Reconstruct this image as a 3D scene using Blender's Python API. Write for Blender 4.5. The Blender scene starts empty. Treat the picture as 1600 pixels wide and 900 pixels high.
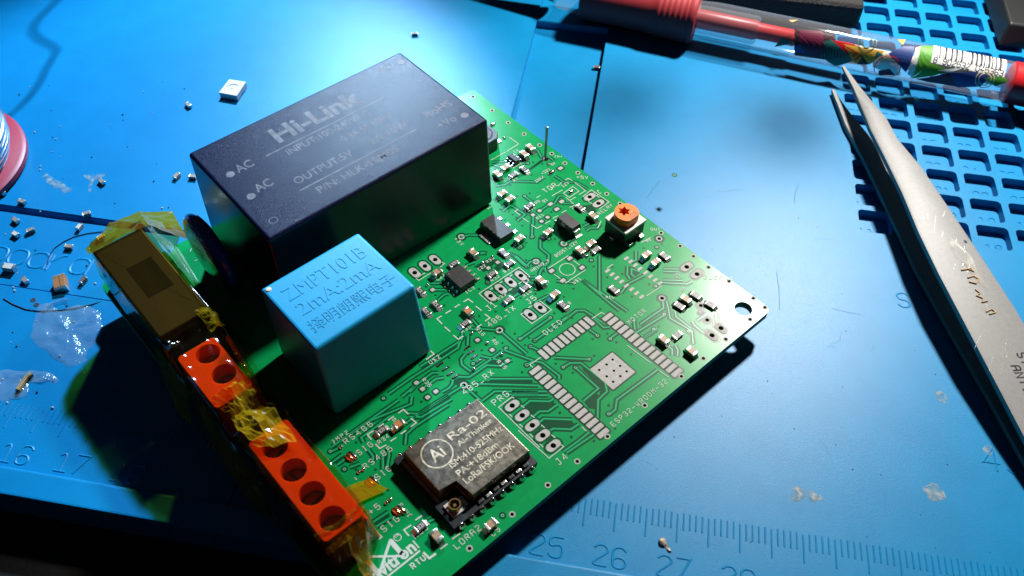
import bpy, bmesh, math, random
from mathutils import Vector, Matrix, noise
random.seed(7)
R = math.radians
SC = bpy.context.scene
COL = SC.collection
# ------------------------------------------------------------------ camera, world, lamps (1 unit = 1 cm)
CAM_F = 1350.04 / 1600 * 36
ca, cb, cc = 0.148445, 0.692650, 0.028110
CAM_M = (Matrix.Rotation(ca, 3, 'Z') @ Matrix.Rotation(cb, 3, 'X') @ Matrix.Rotation(cc, 3, 'Z'))
CAM_P = Vector((0.1489, -6.0686, 13.1075))
cd = bpy.data.cameras.new('camera'); cam = bpy.data.objects.new('camera', cd); COL.objects.link(cam)
cam.matrix_world = Matrix.Translation(CAM_P) @ CAM_M.to_4x4()
cd.sensor_width = 36; cd.lens = CAM_F; cd.clip_start = .1; cd.clip_end = 500
cd.dof.use_dof = True; cd.dof.focus_distance = 16.2; cd.dof.aperture_fstop = .36
SC.camera = cam
SC.unit_settings.scale_length = .01
W = bpy.data.worlds.new('World'); SC.world = W; W.use_nodes = True
W.node_tree.nodes['Background'].inputs[0].default_value = (.30, .42, .62, 1)
W.node_tree.nodes['Background'].inputs[1].default_value = .026
def spot(name, loc, aim, power, colr, size, radius, blend):
    l = bpy.data.lights.new(name, 'SPOT'); o = bpy.data.objects.new(name, l); COL.objects.link(o)
    o.location = loc; o.rotation_euler = (Vector(aim) - Vector(loc)).to_track_quat('-Z', 'Y').to_euler()
    l.energy = power; l.color = colr; l.spot_size = R(size); l.shadow_soft_size = radius; l.spot_blend = blend
    return o
spot('desk_lamp_right', (8.1, 22, 20.2), (4.8, 9.0, 0), 65000, (1, .96, .90), 60, 1.1, .6)
spot('desk_lamp_left', (-10.3, 30, 20), (-10.2, 6.0, 0), 120000, (.50, .75, 1.0), 36, .75, .7)
SC.view_settings.view_transform = 'Standard'; SC.view_settings.look = 'None'
SC.view_settings.exposure = 0; SC.view_settings.gamma = 1
SC.cycles.max_bounces = 10; SC.cycles.transparent_max_bounces = 24
SC.cycles.caustics_reflective = False; SC.cycles.caustics_refractive = False
SC.cycles.sample_clamp_indirect = 6

# ------------------------------------------------------------------ photo <-> place: points on known planes
BH, BT, BX, BY = 0.6190, 0.8959, -0.5787, 2.7743       # circuit board height, turn and origin on the mat
BC, BS = math.cos(BT), math.sin(BT)
def at(u, v, z=0.0):
    d = CAM_M @ Vector(((u - 800) / 1350.04, -(v - 450) / 1350.04, -1))
    return CAM_P + d * ((z - CAM_P.z) / d.z)
def bd(u, v, z=0.0):
    p = at(u, v, BH + z); x, y = p.x - BX, p.y - BY
    return (BC * x + BS * y, -BS * x + BC * y)
REG = {'a': (640, 460, 7.965), 'b': (640, 520, 7.965), 'c': (800, 540, 5.293), 'd': (740, 440, 7.965), 'e': (740, 350, 7.965),
       'f': (740, 270, 7.965), 'g': (740, 180, 7.965), 'h': (1000, 450, 7.273), 'i': (500, 620, 7.965), 'j': (500, 730, 7.965),
       'k': (640, 360, 7.965), 'l': (880, 370, 7.965), 'm': (880, 270, 7.965), 'n': (600, 600, 5.293), 'o': (600, 730, 5.293),
       'p': (760, 610, 10), 'q': (740, 400, 10), 'r': (520, 800, 8.889), 's': (820, 470, 10), 't': (820, 550, 10), 'u': (920, 480, 10),
       'v': (940, 540, 10), 'w': (840, 620, 10), 'x': (1000, 380, 7.273), 'y': (100, 330, 5.293)}
def Z(k, pts):
    x0, y0, s = REG[k]
    return [(x0 + x / s, y0 + y / s) for x, y in pts]
def Zb(k, pts, z=0): return [bd(u, v, z) for u, v in Z(k, pts)]

# ------------------------------------------------------------------ materials
def rgb(n, t, c): n.inputs[t].default_value = (*c, 1)
def mk(name, c, rough=.5, metal=0, spec=.5, bump=None, c2=None, cs=8, coat=0, detail=4, mixr=(.4, .6), trans=0, ior=1.45, alpha=1, rough2=None, alpha2=None, sub=0):
    m = bpy.data.materials.new(name); m.use_nodes = True
    nt = m.node_tree; p = nt.nodes['Principled BSDF']
    rgb(p, 'Base Color', c); p.inputs['Roughness'].default_value = rough; p.inputs['Metallic'].default_value = metal
    p.inputs['Specular IOR Level'].default_value = spec; p.inputs['Coat Weight'].default_value = coat
    p.inputs['Coat Roughness'].default_value = .12
    if sub: p.inputs['Subsurface Weight'].default_value = sub; p.inputs['Subsurface Radius'].default_value = (1, .25, .1); p.inputs['Subsurface Scale'].default_value = .12
    p.inputs['Transmission Weight'].default_value = trans; p.inputs['IOR'].default_value = ior; p.inputs['Alpha'].default_value = alpha
    tc = nt.nodes.new('ShaderNodeTexCoord')
    def nz(scale, det=4, rgh=.6):
        n = nt.nodes.new('ShaderNodeTexNoise'); n.inputs['Scale'].default_value = scale; n.inputs['Detail'].default_value = det
        n.inputs['Roughness'].default_value = rgh; nt.links.new(tc.outputs['Object'], n.inputs['Vector']); return n
    if c2 is not None:
        n = nz(cs, detail); r = nt.nodes.new('ShaderNodeValToRGB')
        r.color_ramp.elements[0].position = mixr[0]; r.color_ramp.elements[1].position = mixr[1]
        r.color_ramp.elements[0].color = (*c, 1); r.color_ramp.elements[1].color = (*c2, 1)
        nt.links.new(n.outputs['Fac'], r.inputs[0]); nt.links.new(r.outputs[0], p.inputs['Base Color'])
    if rough2 is not None:
        n = nz(cs * 1.7, 5); r = nt.nodes.new('ShaderNodeMapRange'); r.inputs[1].default_value = .35; r.inputs[2].default_value = .65
        r.inputs[3].default_value = rough; r.inputs[4].default_value = rough2
        nt.links.new(n.outputs['Fac'], r.inputs[0]); nt.links.new(r.outputs[0], p.inputs['Roughness'])
    if alpha2 is not None:
        n = nz(cs * .8, 6); r = nt.nodes.new('ShaderNodeMapRange'); r.inputs[1].default_value = .38; r.inputs[2].default_value = .62; r.inputs[3].default_value = alpha; r.inputs[4].default_value = alpha2
        nt.links.new(n.outputs['Fac'], r.inputs[0]); nt.links.new(r.outputs[0], p.inputs['Alpha'])
    if bump:
        prev = None
        for scale, st, dist in bump:
            n = nz(scale, 3); b = nt.nodes.new('ShaderNodeBump'); b.inputs['Strength'].default_value = st; b.inputs['Distance'].default_value = dist
            nt.links.new(n.outputs['Fac'], b.inputs['Height'])
            if prev: nt.links.new(prev.outputs[0], b.inputs['Normal'])
            prev = b
        nt.links.new(prev.outputs[0], p.inputs['Normal'])
    return m
def film(name, c, rough=.12, dens=1.0, bump=None, ior=1.38):
    m = bpy.data.materials.new(name); m.use_nodes = True; nt = m.node_tree; nt.nodes.clear()
    o = nt.nodes.new('ShaderNodeOutputMaterial'); t = nt.nodes.new('ShaderNodeBsdfTransparent'); g = nt.nodes.new('ShaderNodeBsdfGlossy')
    d = nt.nodes.new('ShaderNodeBsdfDiffuse'); mx0 = nt.nodes.new('ShaderNodeMixShader'); mx = nt.nodes.new('ShaderNodeMixShader')
    t.inputs[0].default_value = (*c, 1); g.inputs[0].default_value = (1, 1, 1, 1); g.inputs['Roughness'].default_value = rough
    d.inputs[0].default_value = (*c, 1); mx0.inputs[0].default_value = 1 - dens
    fr = nt.nodes.new('ShaderNodeFresnel'); fr.inputs[0].default_value = ior
    ge = nt.nodes.new('ShaderNodeNewGeometry'); mr = nt.nodes.new('ShaderNodeMapRange'); mr.inputs[3].default_value = ior; mr.inputs[4].default_value = 1 / ior
    nt.links.new(ge.outputs['Backfacing'], mr.inputs[0]); nt.links.new(mr.outputs[0], fr.inputs[0])   # a thin film has the same gloss on both sides
    nt.links.new(t.outputs[0], mx0.inputs[1]); nt.links.new(d.outputs[0], mx0.inputs[2])
    nt.links.new(fr.outputs[0], mx.inputs[0]); nt.links.new(mx0.outputs[0], mx.inputs[1]); nt.links.new(g.outputs[0], mx.inputs[2])
    nt.links.new(mx.outputs[0], o.inputs[0])
    if bump:
        tc = nt.nodes.new('ShaderNodeTexCoord'); n = nt.nodes.new('ShaderNodeTexNoise'); n.inputs['Scale'].default_value = bump[0]
        b = nt.nodes.new('ShaderNodeBump'); b.inputs['Strength'].default_value = bump[1]; b.inputs['Distance'].default_value = bump[2]
        nt.links.new(tc.outputs['Object'], n.inputs['Vector']); nt.links.new(n.outputs['Fac'], b.inputs['Height'])
        nt.links.new(b.outputs[0], g.inputs['Normal']); nt.links.new(b.outputs[0], fr.inputs['Normal'])
    return m
M = {}
M['mat'] = mk('mat_silicone', (.0010, .185, .41), .36, spec=.30, bump=[(50, .40, .010)], c2=(.0014, .198, .435), cs=1.2)
M['wear'] = mk('mat_scratch', (.012, .135, .27), .6, spec=.2)
M['table'] = mk('table_black', (.004, .0045, .006), .6, bump=[(12, .3, .02)])
M['pcb'] = mk('solder_mask', (.002, .235, .062), .27, spec=.20, c2=(.002, .26, .072), cs=3, bump=[(30, .10, .004)])
M['pcbedge'] = mk('board_edge', (.05, .11, .05), .7, c2=(.09, .15, .07), cs=30)
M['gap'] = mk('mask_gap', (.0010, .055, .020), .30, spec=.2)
M['trace'] = mk('mask_copper', (.010, .30, .115), .28, spec=.35)
M['silk'] = mk('silk_ink', (.46, .52, .46), .6, spec=.2)
M['pad'] = mk('tinned_pad', (.41, .40, .385), .55, spec=.15, c2=(.35, .34, .325), cs=14, bump=[(40, .2, .01)])
M['viaring'] = mk('via_ring', (.16, .36, .22), .3)
M['tin'] = mk('tin', (.62, .61, .59), .27, metal=.9, bump=[(25, .35, .02)])
M['solder'] = mk('solder', (.78, .77, .75), .16, metal=1.0, bump=[(14, .3, .03)])
M['tan'] = mk('capacitor_ceramic', (.36, .235, .14), .5, c2=(.29, .18, .10), cs=20)
M['tan2'] = mk('capacitor_orange', (.42, .16, .05), .5)
M['black'] = mk('resin_black', (.018, .018, .020), .42, bump=[(60, .25, .006)], c2=(.028, .028, .030), cs=18)
M['ink'] = mk('marking_ink', (.45, .44, .42), .6)
M['inkdim'] = mk('marking_dim', (.06, .06, .065), .6)
M['ceramic'] = mk('ceramic_white', (.55, .53, .50), .5, spec=.3)
M['hlk'] = mk('module_case', (.0055, .0075, .032), .15, spec=.13, bump=[(52, .45, .010), (95, .5, .006)], cs=30, rough2=.36)
M['hlkside'] = mk('module_side', (.004, .005, .010), .27, spec=.42, bump=[(7, .03, .01)])
M['hlkink'] = mk('module_print', (.17, .17, .19), .62, c2=(.10, .10, .12), cs=7, spec=.2)
M['zm'] = mk('transformer_case', (.003, .25, .48), .42, spec=.4, bump=[(22, .12, .008)], c2=(.003, .265, .51), cs=4)
M['potting'] = mk('potting', (.012, .013, .018), .4)
M['varistor'] = mk('varistor_lacquer', (.008, .045, .32), .10, spec=.6, coat=.6, bump=[(5, .25, .06)])
M['relay'] = mk('relay_case', (.005, .004, .022), .5, bump=[(30, .2, .006)])
M['relaylabel'] = mk('relay_window', (.008, .009, .016), .3)
M['orange'] = mk('terminal_orange', (.62, .048, .005), .34, bump=[(20, .1, .006)], sub=.55)
M['screw'] = mk('screw_steel', (.26, .10, .08), .5, metal=.5)
M['shield'] = mk('shield_can', (.30, .27, .22), .26, metal=.92, c2=(.19, .17, .14), cs=6, detail=9, bump=[(60, .25, .004), (9, .10, .010)], rough2=.36)
M['shieldside'] = mk('shield_wall', (.20, .12, .08), .3, metal=.9)
M['shieldink'] = mk('shield_print', (.66, .61, .48), .6, c2=(.40, .365, .28), cs=14, spec=.2)
M['bluepcb'] = mk('module_board', (.010, .016, .022), .4)
M['gold'] = mk('gold', (.85, .50, .16), .25, metal=1)
M['copper'] = mk('copper_solder', (.80, .42, .22), .22, metal=1, bump=[(12, .4, .03)])
M['knob'] = mk('trimmer_orange', (.74, .165, .012), .45, spec=.3)
M['ledwhite'] = mk('led_white', (.66, .62, .60), .5, spec=.3)
M['ledlens'] = mk('led_phosphor', (.62, .56, .58), .3)
M['steel'] = mk('tweezer_steel', (.265, .265, .262), .52, metal=.18, spec=.2, c2=(.225, .225, .222), cs=16, detail=10, mixr=(.3, .7), bump=[(60, .5, .008)])
M['steelside'] = mk('tweezer_edge', (.30, .31, .33), .35, metal=.9)
M['stain'] = mk('rosin_stain', (.36, .22, .09), .4, c2=(.50, .36, .18), cs=14)
M['rosin'] = mk('rosin_bead', (.42, .34, .25), .35, c2=(.22, .15, .09), cs=12)
M['grime'] = mk('steel_grime', (.20, .19, .17), .5, metal=.3, c2=(.27, .26, .24), cs=6)
M['pinkrub'] = mk('grip_rubber', (.36, .022, .030), .62, bump=[(20, .1, .01)])
M['red'] = mk('plastic_red', (.62, .015, .02), .35)
M['clear'] = film('barrel_clear', (.86, .89, .91), rough=.05, dens=.93, ior=1.42)
M['tape'] = film('polyimide_film', (.85, .60, .20), rough=.10, dens=.997, ior=1.34)
M['tapemid'] = film('polyimide_double', (.80, .50, .04), rough=.12, dens=.87, ior=1.36)
M['tapefold'] = film('polyimide_fold', (.90, .54, .015), rough=.10, dens=.78, ior=1.5)
M['flux'] = film('flux_resin', (.84, .93, .95), rough=.16, dens=.91, ior=1.42, bump=(13, .8, .035))
M['residue'] = mk('dry_residue', (.42, .46, .47), .7, c2=(.20, .32, .38), cs=9, alpha=0, alpha2=.8, spec=.2, bump=[(20, .6, .02)])
M['foam'] = mk('foam_black', (.022, .022, .022), .85, bump=[(16, 1.0, .06)])
M['blackplastic'] = mk('black_plastic', (.012, .013, .014), .4)
M['wire'] = mk('solder_wire', (.82, .82, .84), .20, metal=1)
M['spool'] = mk('spool_red', (.42, .016, .045), .45, bump=[(10, .1, .01)])
M['hair'] = mk('hair', (.010, .03, .08), .5)
M['white'] = mk('print_white', (.78, .77, .75), .5)
M['yellow'] = mk('print_yellow', (.70, .38, .04), .5)
M['lightyellow'] = mk('print_cream', (.74, .62, .42), .5)
M['green'] = mk('print_green', (.08, .30, .02), .5)
M['teal'] = mk('print_teal', (.01, .12, .11), .5)
M['navy'] = mk('print_blue', (.015, .045, .20), .5)
M['darkink'] = mk('print_black', (.012, .012, .016), .5)
M['plumdark'] = mk('print_maroon', (.05, .008, .014), .5)
M['plum'] = mk('print_plum', (.16, .010, .045), .5)
M['chipbody'] = mk('chip_body', (.30, .21, .17), .5)
M['chipdark'] = mk('chip_body_dark', (.10, .075, .07), .5)
M['crumb'] = mk('crumb', (.60, .50, .42), .6)
M['dust'] = mk('dust_hole_dark', (.02, .03, .05), .7)  # dust specks, and the shade inside holes put into colour

# ------------------------------------------------------------------ mesh helpers
class MB:
    def __init__(s): s.v = []; s.f = []; s.m = []
    def add(s, vs, fs, mi=0, T=None):
        o = len(s.v)
        s.v += [tuple(T @ Vector(p)) if T is not None else tuple(p) for p in vs]
        s.f += [tuple(i + o for i in f) for f in fs]; s.m += [mi] * len(fs); return s
    def bm(s, b, mi=0, T=None):
        b.verts.ensure_lookup_table(); b.verts.index_update()
        s.add([v.co[:] for v in b.verts], [[v.index for v in f.verts] for f in b.faces], mi, T); b.free(); return s
    def box(s, x0, x1, y0, y1, z0, z1, mi=0, bev=0, T=None, seg=2):
        b = bmesh.new(); bmesh.ops.create_cube(b, size=1)
        for v in b.verts: v.co = ((x0 + x1) / 2 + v.co.x * (x1 - x0), (y0 + y1) / 2 + v.co.y * (y1 - y0), (z0 + z1) / 2 + v.co.z * (z1 - z0))
        if bev: bmesh.ops.bevel(b, geom=b.edges[:], offset=bev, segments=seg, affect='EDGES', profile=.6)
        return s.bm(b, mi, T)
    def frus(s, bot, top, z0, z1, bev=0, mi=0, mtop=None):
        b = bmesh.new(); vs = [b.verts.new((x, y, z0)) for x, y in bot] + [b.verts.new((x, y, z1)) for x, y in top]; n = len(bot)
        b.faces.new(vs[:n][::-1]); b.faces.new(vs[n:])
        for i in range(n): b.faces.new((vs[i], vs[(i + 1) % n], vs[n + (i + 1) % n], vs[n + i]))
        if bev: bmesh.ops.bevel(b, geom=b.edges[:], offset=bev, segments=3, affect='EDGES', profile=.5)
        if mtop is None: return s.bm(b, mi)
        b.normal_update(); b.verts.index_update(); o = len(s.v); s.v += [v.co[:] for v in b.verts]
        for f in b.faces: s.f.append(tuple(v.index + o for v in f.verts)); s.m.append(mtop if f.normal.z > .5 else mi)
        b.free(); return s
    def cyl(s, c, r, z0, z1, n=20, mi=0, r1=None, T=None):
        r1 = r if r1 is None else r1
        vs = [(c[0] + r * math.cos(2 * math.pi * i / n), c[1] + r * math.sin(2 * math.pi * i / n), z0) for i in range(n)]
        vs += [(c[0] + r1 * math.cos(2 * math.pi * i / n), c[1] + r1 * math.sin(2 * math.pi * i / n), z1) for i in range(n)]
        fs = [tuple(range(n))[::-1], tuple(range(n, 2 * n))] + [(i, (i + 1) % n, n + (i + 1) % n, n + i) for i in range(n)]
        return s.add(vs, fs, mi, T)
    def lathe(s, prof, n=28, mi=0, T=None, caps=True):
        vs, fs = [], []
        for r, z in prof:
            for i in range(n): a = 2 * math.pi * i / n; vs.append((r * math.cos(a), r * math.sin(a), z))
        for k in range(len(prof) - 1):
            for i in range(n): fs.append((k * n + i, k * n + (i + 1) % n, (k + 1) * n + (i + 1) % n, (k + 1) * n + i))
        if caps: fs.append(tuple(range(n))[::-1]); fs.append(tuple(range((len(prof) - 1) * n, len(prof) * n)))
        return s.add(vs, fs, mi, T)
    def holes(s, outer, hs, z0, z1, mi=0, mside=None, floor=None, top_only=False):
        mside = mi if mside is None else mside
        b = bmesh.new(); es = []
        for lp in [outer] + hs:
            vv = [b.verts.new((x, y, z1)) for x, y in lp]
            es += [b.edges.new((vv[i], vv[(i + 1) % len(vv)])) for i in range(len(vv))]
        bmesh.ops.triangle_fill(b, use_beauty=True, use_dissolve=False, edges=es)
        b.verts.index_update(); vs = [v.co[:] for v in b.verts]; fs = []
        for f in b.faces:
            ids = [v.index for v in f.verts]
            fs.append(ids if f.normal.z >= 0 else ids[::-1])
        b.normal_update()
        s.add(vs, fs, mi)
        if not top_only: s.add([(x, y, z0) for x, y, _ in vs], [q[::-1] for q in fs], mi)
        b.free()
        for k, lp in enumerate([outer] + hs):
            if k == 0 and top_only: continue
            zz = floor if (k and floor is not None) else z0
            n = len(lp); s.add([(x, y, zz) for x, y in lp] + [(x, y, z1) for x, y in lp], [(i, (i + 1) % n, n + (i + 1) % n, n + i) for i in range(n)], mside)
            if k and floor is not None: s.add([(x, y, floor) for x, y in lp], [tuple(range(n))], mside)
        return s
    def ribbon(s, pts, w, z, t=0.0, closed=False, mi=0, bevel=.0):
        P = [Vector(p[:2]) for p in pts]; Q = []
        for p in P:
            if not Q or (p - Q[-1]).length > 1e-5: Q.append(p)
        P = Q; n = len(P)
        if n < 2: return s
        L, Rr = [], []
        for i in range(n):
            a = P[i - 1] if (i or closed) else None; c = P[(i + 1) % n] if (i < n - 1 or closed) else None
            d1 = (P[i] - a).normalized() if a is not None else None; d2 = (c - P[i]).normalized() if c is not None else None
            if d1 is None: d1 = d2
            if d2 is None: d2 = d1
            n1 = Vector((-d1.y, d1.x)); n2 = Vector((-d2.y, d2.x)); m = n1 + n2
            m = n1 if m.length < 1e-4 else m.normalized(); k = 1 / max(.45, m.dot(n1))
            L.append(P[i] + m * (w / 2 * k)); Rr.append(P[i] - m * (w / 2 * k))
        if t <= 0:
            vs = [(p.x, p.y, z) for p in L] + [(p.x, p.y, z) for p in Rr]
            return s.add(vs, [(n + i, n + (i + 1) % n, (i + 1) % n, i) for i in range(n if closed else n - 1)], mi)
        vs = []
        for A, B in zip(L, Rr):
            A2 = A.lerp(B, bevel / w) if w else A; B2 = B.lerp(A, bevel / w)
            vs += [(A.x, A.y, z), (A2.x, A2.y, z + t), (B2.x, B2.y, z + t), (B.x, B.y, z)]
        fs = []
        for i in range(n if closed else n - 1):
            j = (i + 1) % n
            for k in range(3): fs.append((4 * i + k, 4 * j + k, 4 * j + k + 1, 4 * i + k + 1)[::-1])
        if not closed: fs += [(0, 1, 2, 3)[::-1], tuple(4 * (n - 1) + k for k in range(4))]
        return s.add(vs, fs, mi)
    def tube(s, pts, r, n=8, mi=0):
        P = [Vector(p) for p in pts]; vs, fs = [], []
        up = Vector((0, 0, 1))
        for i, p in enumerate(P):
            d = (P[min(i + 1, len(P) - 1)] - P[max(i - 1, 0)]).normalized()
            x = d.cross(up); x = d.cross(Vector((1, 0, 0))) if x.length < 1e-3 else x
            x.normalize(); y = d.cross(x)
            for k in range(n): a = 2 * math.pi * k / n; vs.append(tuple(p + x * (r * math.cos(a)) + y * (r * math.sin(a))))
        for i in range(len(P) - 1):
            for k in range(n): fs.append((i * n + k, i * n + (k + 1) % n, (i + 1) * n + (k + 1) % n, (i + 1) * n + k))
        fs += [tuple(range(n))[::-1], tuple(range((len(P) - 1) * n, len(P) * n))]
        return s.add(vs, fs, mi)
    def mesh(s, name, mats, smooth=False):
        me = bpy.data.meshes.new(name); me.from_pydata(s.v, [], s.f)
        for m in (mats if isinstance(mats, (list, tuple)) else [mats]): me.materials.append(M[m])
        me.polygons.foreach_set('material_index', s.m)
        if smooth:
            me.polygons.foreach_set('use_smooth', [True] * len(me.polygons))
            try: me.set_sharp_from_angle(angle=R(42))
            except Exception: pass
        me.update(); return me
def ob(name, me, parent=None, loc=(0, 0, 0), rz=0):
    o = bpy.data.objects.new(name, me); COL.objects.link(o); o.location = loc; o.rotation_euler = (0, 0, rz)
    if parent: o.parent = parent
    return o
def part(name, mb, mats, parent, loc=(0, 0, 0), rz=0, smooth=False): return ob(name, mb.mesh(name, mats, smooth), parent, loc, rz)
def tag(o, label, cat, group=None, kind=None):
    if label: o['label'] = label
    if cat: o['category'] = cat
    if group: o['group'] = group
    if kind: o['kind'] = kind
    return o
def struct(o): o['kind'] = 'structure'; return o
def empty(name, loc, rz=0):
    o = bpy.data.objects.new(name, None); COL.objects.link(o); o.location = loc; o.rotation_euler = (0, 0, rz); o.empty_display_size = .2; return o
def rrect(cx, cy, w, h, r, n=4):
    out = []
    for sx, sy, a0 in ((1, 1, 0), (-1, 1, 90), (-1, -1, 180), (1, -1, 270)):
        for k in range(n + 1):
            a = R(a0 + 90 * k / n); out.append((cx + sx * (w / 2 - r) + r * math.cos(a), cy + sy * (h / 2 - r) + r * math.sin(a)))
    return out
def circ(c, r, n=16): return [(c[0] + r * math.cos(2 * math.pi * i / n), c[1] + r * math.sin(2 * math.pi * i / n)) for i in range(n)]
# stroke lettering (plotter style, 4 x 6 grid)
G = {'A': '00 05 16 36 45 40|03 43', 'B': '00 06 36 45 44 33 42 41 30 00|03 33', 'C': '45 36 16 05 01 10 30 41', 'D': '00 06 26 44 42 20 00', 'E': '46 06 00 40|03 33',
     'F': '46 06 00|03 33', 'G': '45 36 16 05 01 10 30 41 43 23', 'H': '00 06|40 46|03 43', 'I': '10 30|20 26|16 36', 'J': '01 10 20 31 36|16 46', 'K': '00 06|46 03 40', 'L': '06 00 40',
     'M': '00 06 23 46 40', 'N': '00 06 40 46', 'O': '10 01 05 16 36 45 41 30 10', 'P': '00 06 36 45 44 33 03', 'Q': '10 01 05 16 36 45 41 30 10|22 40', 'R': '00 06 36 45 44 33 03|23 40',
     'S': '01 10 30 41 42 33 13 04 05 16 36 45', 'T': '20 26|06 46', 'U': '06 01 10 30 41 46', 'V': '06 20 46', 'W': '06 10 23 30 46', 'X': '00 46|06 40', 'Y': '06 23 46|23 20', 'Z': '06 46 00 40',
     '0': '10 01 05 16 36 45 41 30 10', '1': '05 26 20|00 40', '2': '05 16 36 45 44 01 00 40', '3': '05 16 36 45 44 33 42 41 30 10 01|13 33', '4': '30 36 02 42', '5': '46 06 03 34 43 41 30 10 01',
     '6': '45 36 16 05 01 10 30 41 42 33 13 02', '7': '06 46 10', '8': '13 04 05 16 36 45 44 33 13 02 01 10 30 41 42 33', '9': '01 10 30 41 45 36 16 05 04 13 33 44', '-': '03 43', '_': '00 40', '+': '03 43|25 21',
     ':': '24 25|21 22', '$': '01 10 30 41 42 33 13 04 05 16 36 45|20 26', '.': '20 21', 'b': '06 00 30 41 43 34 04', 'o': '10 01 03 14 34 43 41 30 10', 'a': '44 40|41 30 10 01 03 14 34 43', 'r': '00 04|02 13 24 34', 'd': '46 40|41 30 10 01 03 14 34 43', 's': '00 30 41 32 12 03 14 44', '/': '00 46', ' ': ''}
def strokes(mb, txt, x, y, h, w=.016, ang=0, z=0.0, t=.0, adv=None, mi=0, asp=.62, bevel=.0):
    c, s = math.cos(ang), math.sin(ang); adv = adv or h * .95; k = 0
    for ch in txt:
        for st in G.get(ch, '').split('|'):
            pts = [(int(q[0]) / 4 * h * asp, int(q[1]) / 6 * h) for q in st.split()]
            if len(pts) > 2 and h > .15 and not ch in 'TIEFHLANMVXZ47':
                for _ in range(2):
                    cl0 = pts[0] == pts[-1]; o_ = [] if cl0 else [pts[0]]
                    for a_, b_ in zip(pts[:-1], pts[1:]): o_ += [(a_[0] * .75 + b_[0] * .25, a_[1] * .75 + b_[1] * .25), (a_[0] * .25 + b_[0] * .75, a_[1] * .25 + b_[1] * .75)]
                    pts = o_ + ([o_[0]] if cl0 else [pts[-1]])
            if len(pts) > 1:
                P = [(x + c * a - s * b, y + s * a + c * b) for a, b in pts]
                cl = P[0] == P[-1]
                mb.ribbon(P[:-1] if cl else P, w, z + (k % 7) * .00025, t, cl, mi, bevel); k += 1
        x += c * adv; y += s * adv
    return mb
def text_mesh(name, txt, x0, y0, x1, h, z, mat, ext=.0, off=.0, shear=0):
    cu = bpy.data.curves.new('lettering', 'FONT'); cu.body = txt; cu.size = 1; cu.extrude = 0; cu.offset = off; cu.shear = shear; cu.resolution_u = 3
    o = bpy.data.objects.new('lettering', cu); COL.objects.link(o); bpy.context.view_layer.update()
    me0 = o.evaluated_get(bpy.context.evaluated_depsgraph_get()).to_mesh()
    vs = [v.co.copy() for v in me0.vertices]; fs = [tuple(p.vertices) for p in me0.polygons]
    o.evaluated_get(bpy.context.evaluated_depsgraph_get()).to_mesh_clear()
    bpy.data.objects.remove(o); bpy.data.curves.remove(cu)
    mx0 = min(v.x for v in vs); mx1 = max(v.x for v in vs); my1 = max(v.y for v in vs); my0 = min(v.y for v in vs)
    kx = (x1 - x0) / (mx1 - mx0); ky = h / max(my1, .01) if my0 > -.3 * my1 else h / (my1 - my0) * 1.2
    mb = MB(); V = [(x0 + (v.x - mx0) * kx, y0 + v.y * ky) for v in vs]
    mb.add([(x, y, z + ext) for x, y in V], fs)
    if ext:
        cnt = {}
        for f in fs:
            for i in range(len(f)):
                e = (f[i], f[(i + 1) % len(f)]); cnt[e] = 1
        side = [e for e in cnt if (e[1], e[0]) not in cnt]; n = len(V)
        mb.add([(x, y, z) for x, y in V] + [(x, y, z + ext) for x, y in V], [(a, b, b + n, a + n) for a, b in side])
    return mb.mesh(name, mat)

# ================================================================== SETTING: dark table and the blue mat
tb = MB().box(-60, 60, -40, 70, -2.6, -.5)
struct(part('table_top', tb, 'table', None))
mat = empty('work_mat', (0, 0, -.5))
tag(mat, 'blue silicone soldering mat with embossed ruler, raised front lip and numbered pockets', 'work mat')
mo = (0, 0, .5)
base = MB().box(-22, 14, -1.22, 26, -.48, -.24)
part('base_layer', base, 'mat', mat, mo)
PX0, PY0, PP = 7.45, 11.98, .814            # the pocket numbered 77 and the pocket pitch
gx0, gx1, gy0, gy1 = PX0 - 2.5 * PP, PX0 + 6.5 * PP, PY0 - 5.5 * PP, PY0 + 9.5 * PP
tiles = [(-22, -2.37, 4.93, 26, .03, .018), (-22, -2.37, 2.93, 4.80, 0, .03), (-22, -5.2, -.715, 2.925, .03, .012), (-5.2, -2.37, -.715, 2.93, 0, 0),
         (-2.37, -.49, 7, 13.9, -.2, 0), (-2.37, -.44, 13.9, 26, 0, .02), (-2.37, -.44, -.715, 7, 0, 0), (-.47, gx0, 7, 26, 0, 0), (-.44, gx0, -.715, 7, 0, 0), (gx0, 14, -.715, gy0, 0, 0), (gx0, 14, gy1, 26, 0, 0), (gx1, 14, gy0, gy1, 0, 0)]
for x0, x1, y0, y1, z, bv in tiles:
    mb = MB()
    if bv:
        b = bmesh.new(); bmesh.ops.create_cube(b, size=1)
        for v in b.verts: v.co = ((x0 + x1) / 2 + v.co.x * (x1 - x0), (y0 + y1) / 2 + v.co.y * (y1 - y0), (z - .24) / 2 + v.co.z * (z + .24))
        bmesh.ops.bevel(b, geom=[e for e in b.edges if all(v.co.z > -.1 for v in e.verts)], offset=bv, segments=2, affect='EDGES'); mb.bm(b)
    else: mb.box(x0, x1, y0, y1, -.24, z)
    part('panel', mb, 'mat', mat, mo)
lip = MB(); lip.box(-22, 14, -1.2, -.722, -.24, .16, 0, .05, seg=3)
part('front_lip', lip, 'mat', mat, mo)
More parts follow.
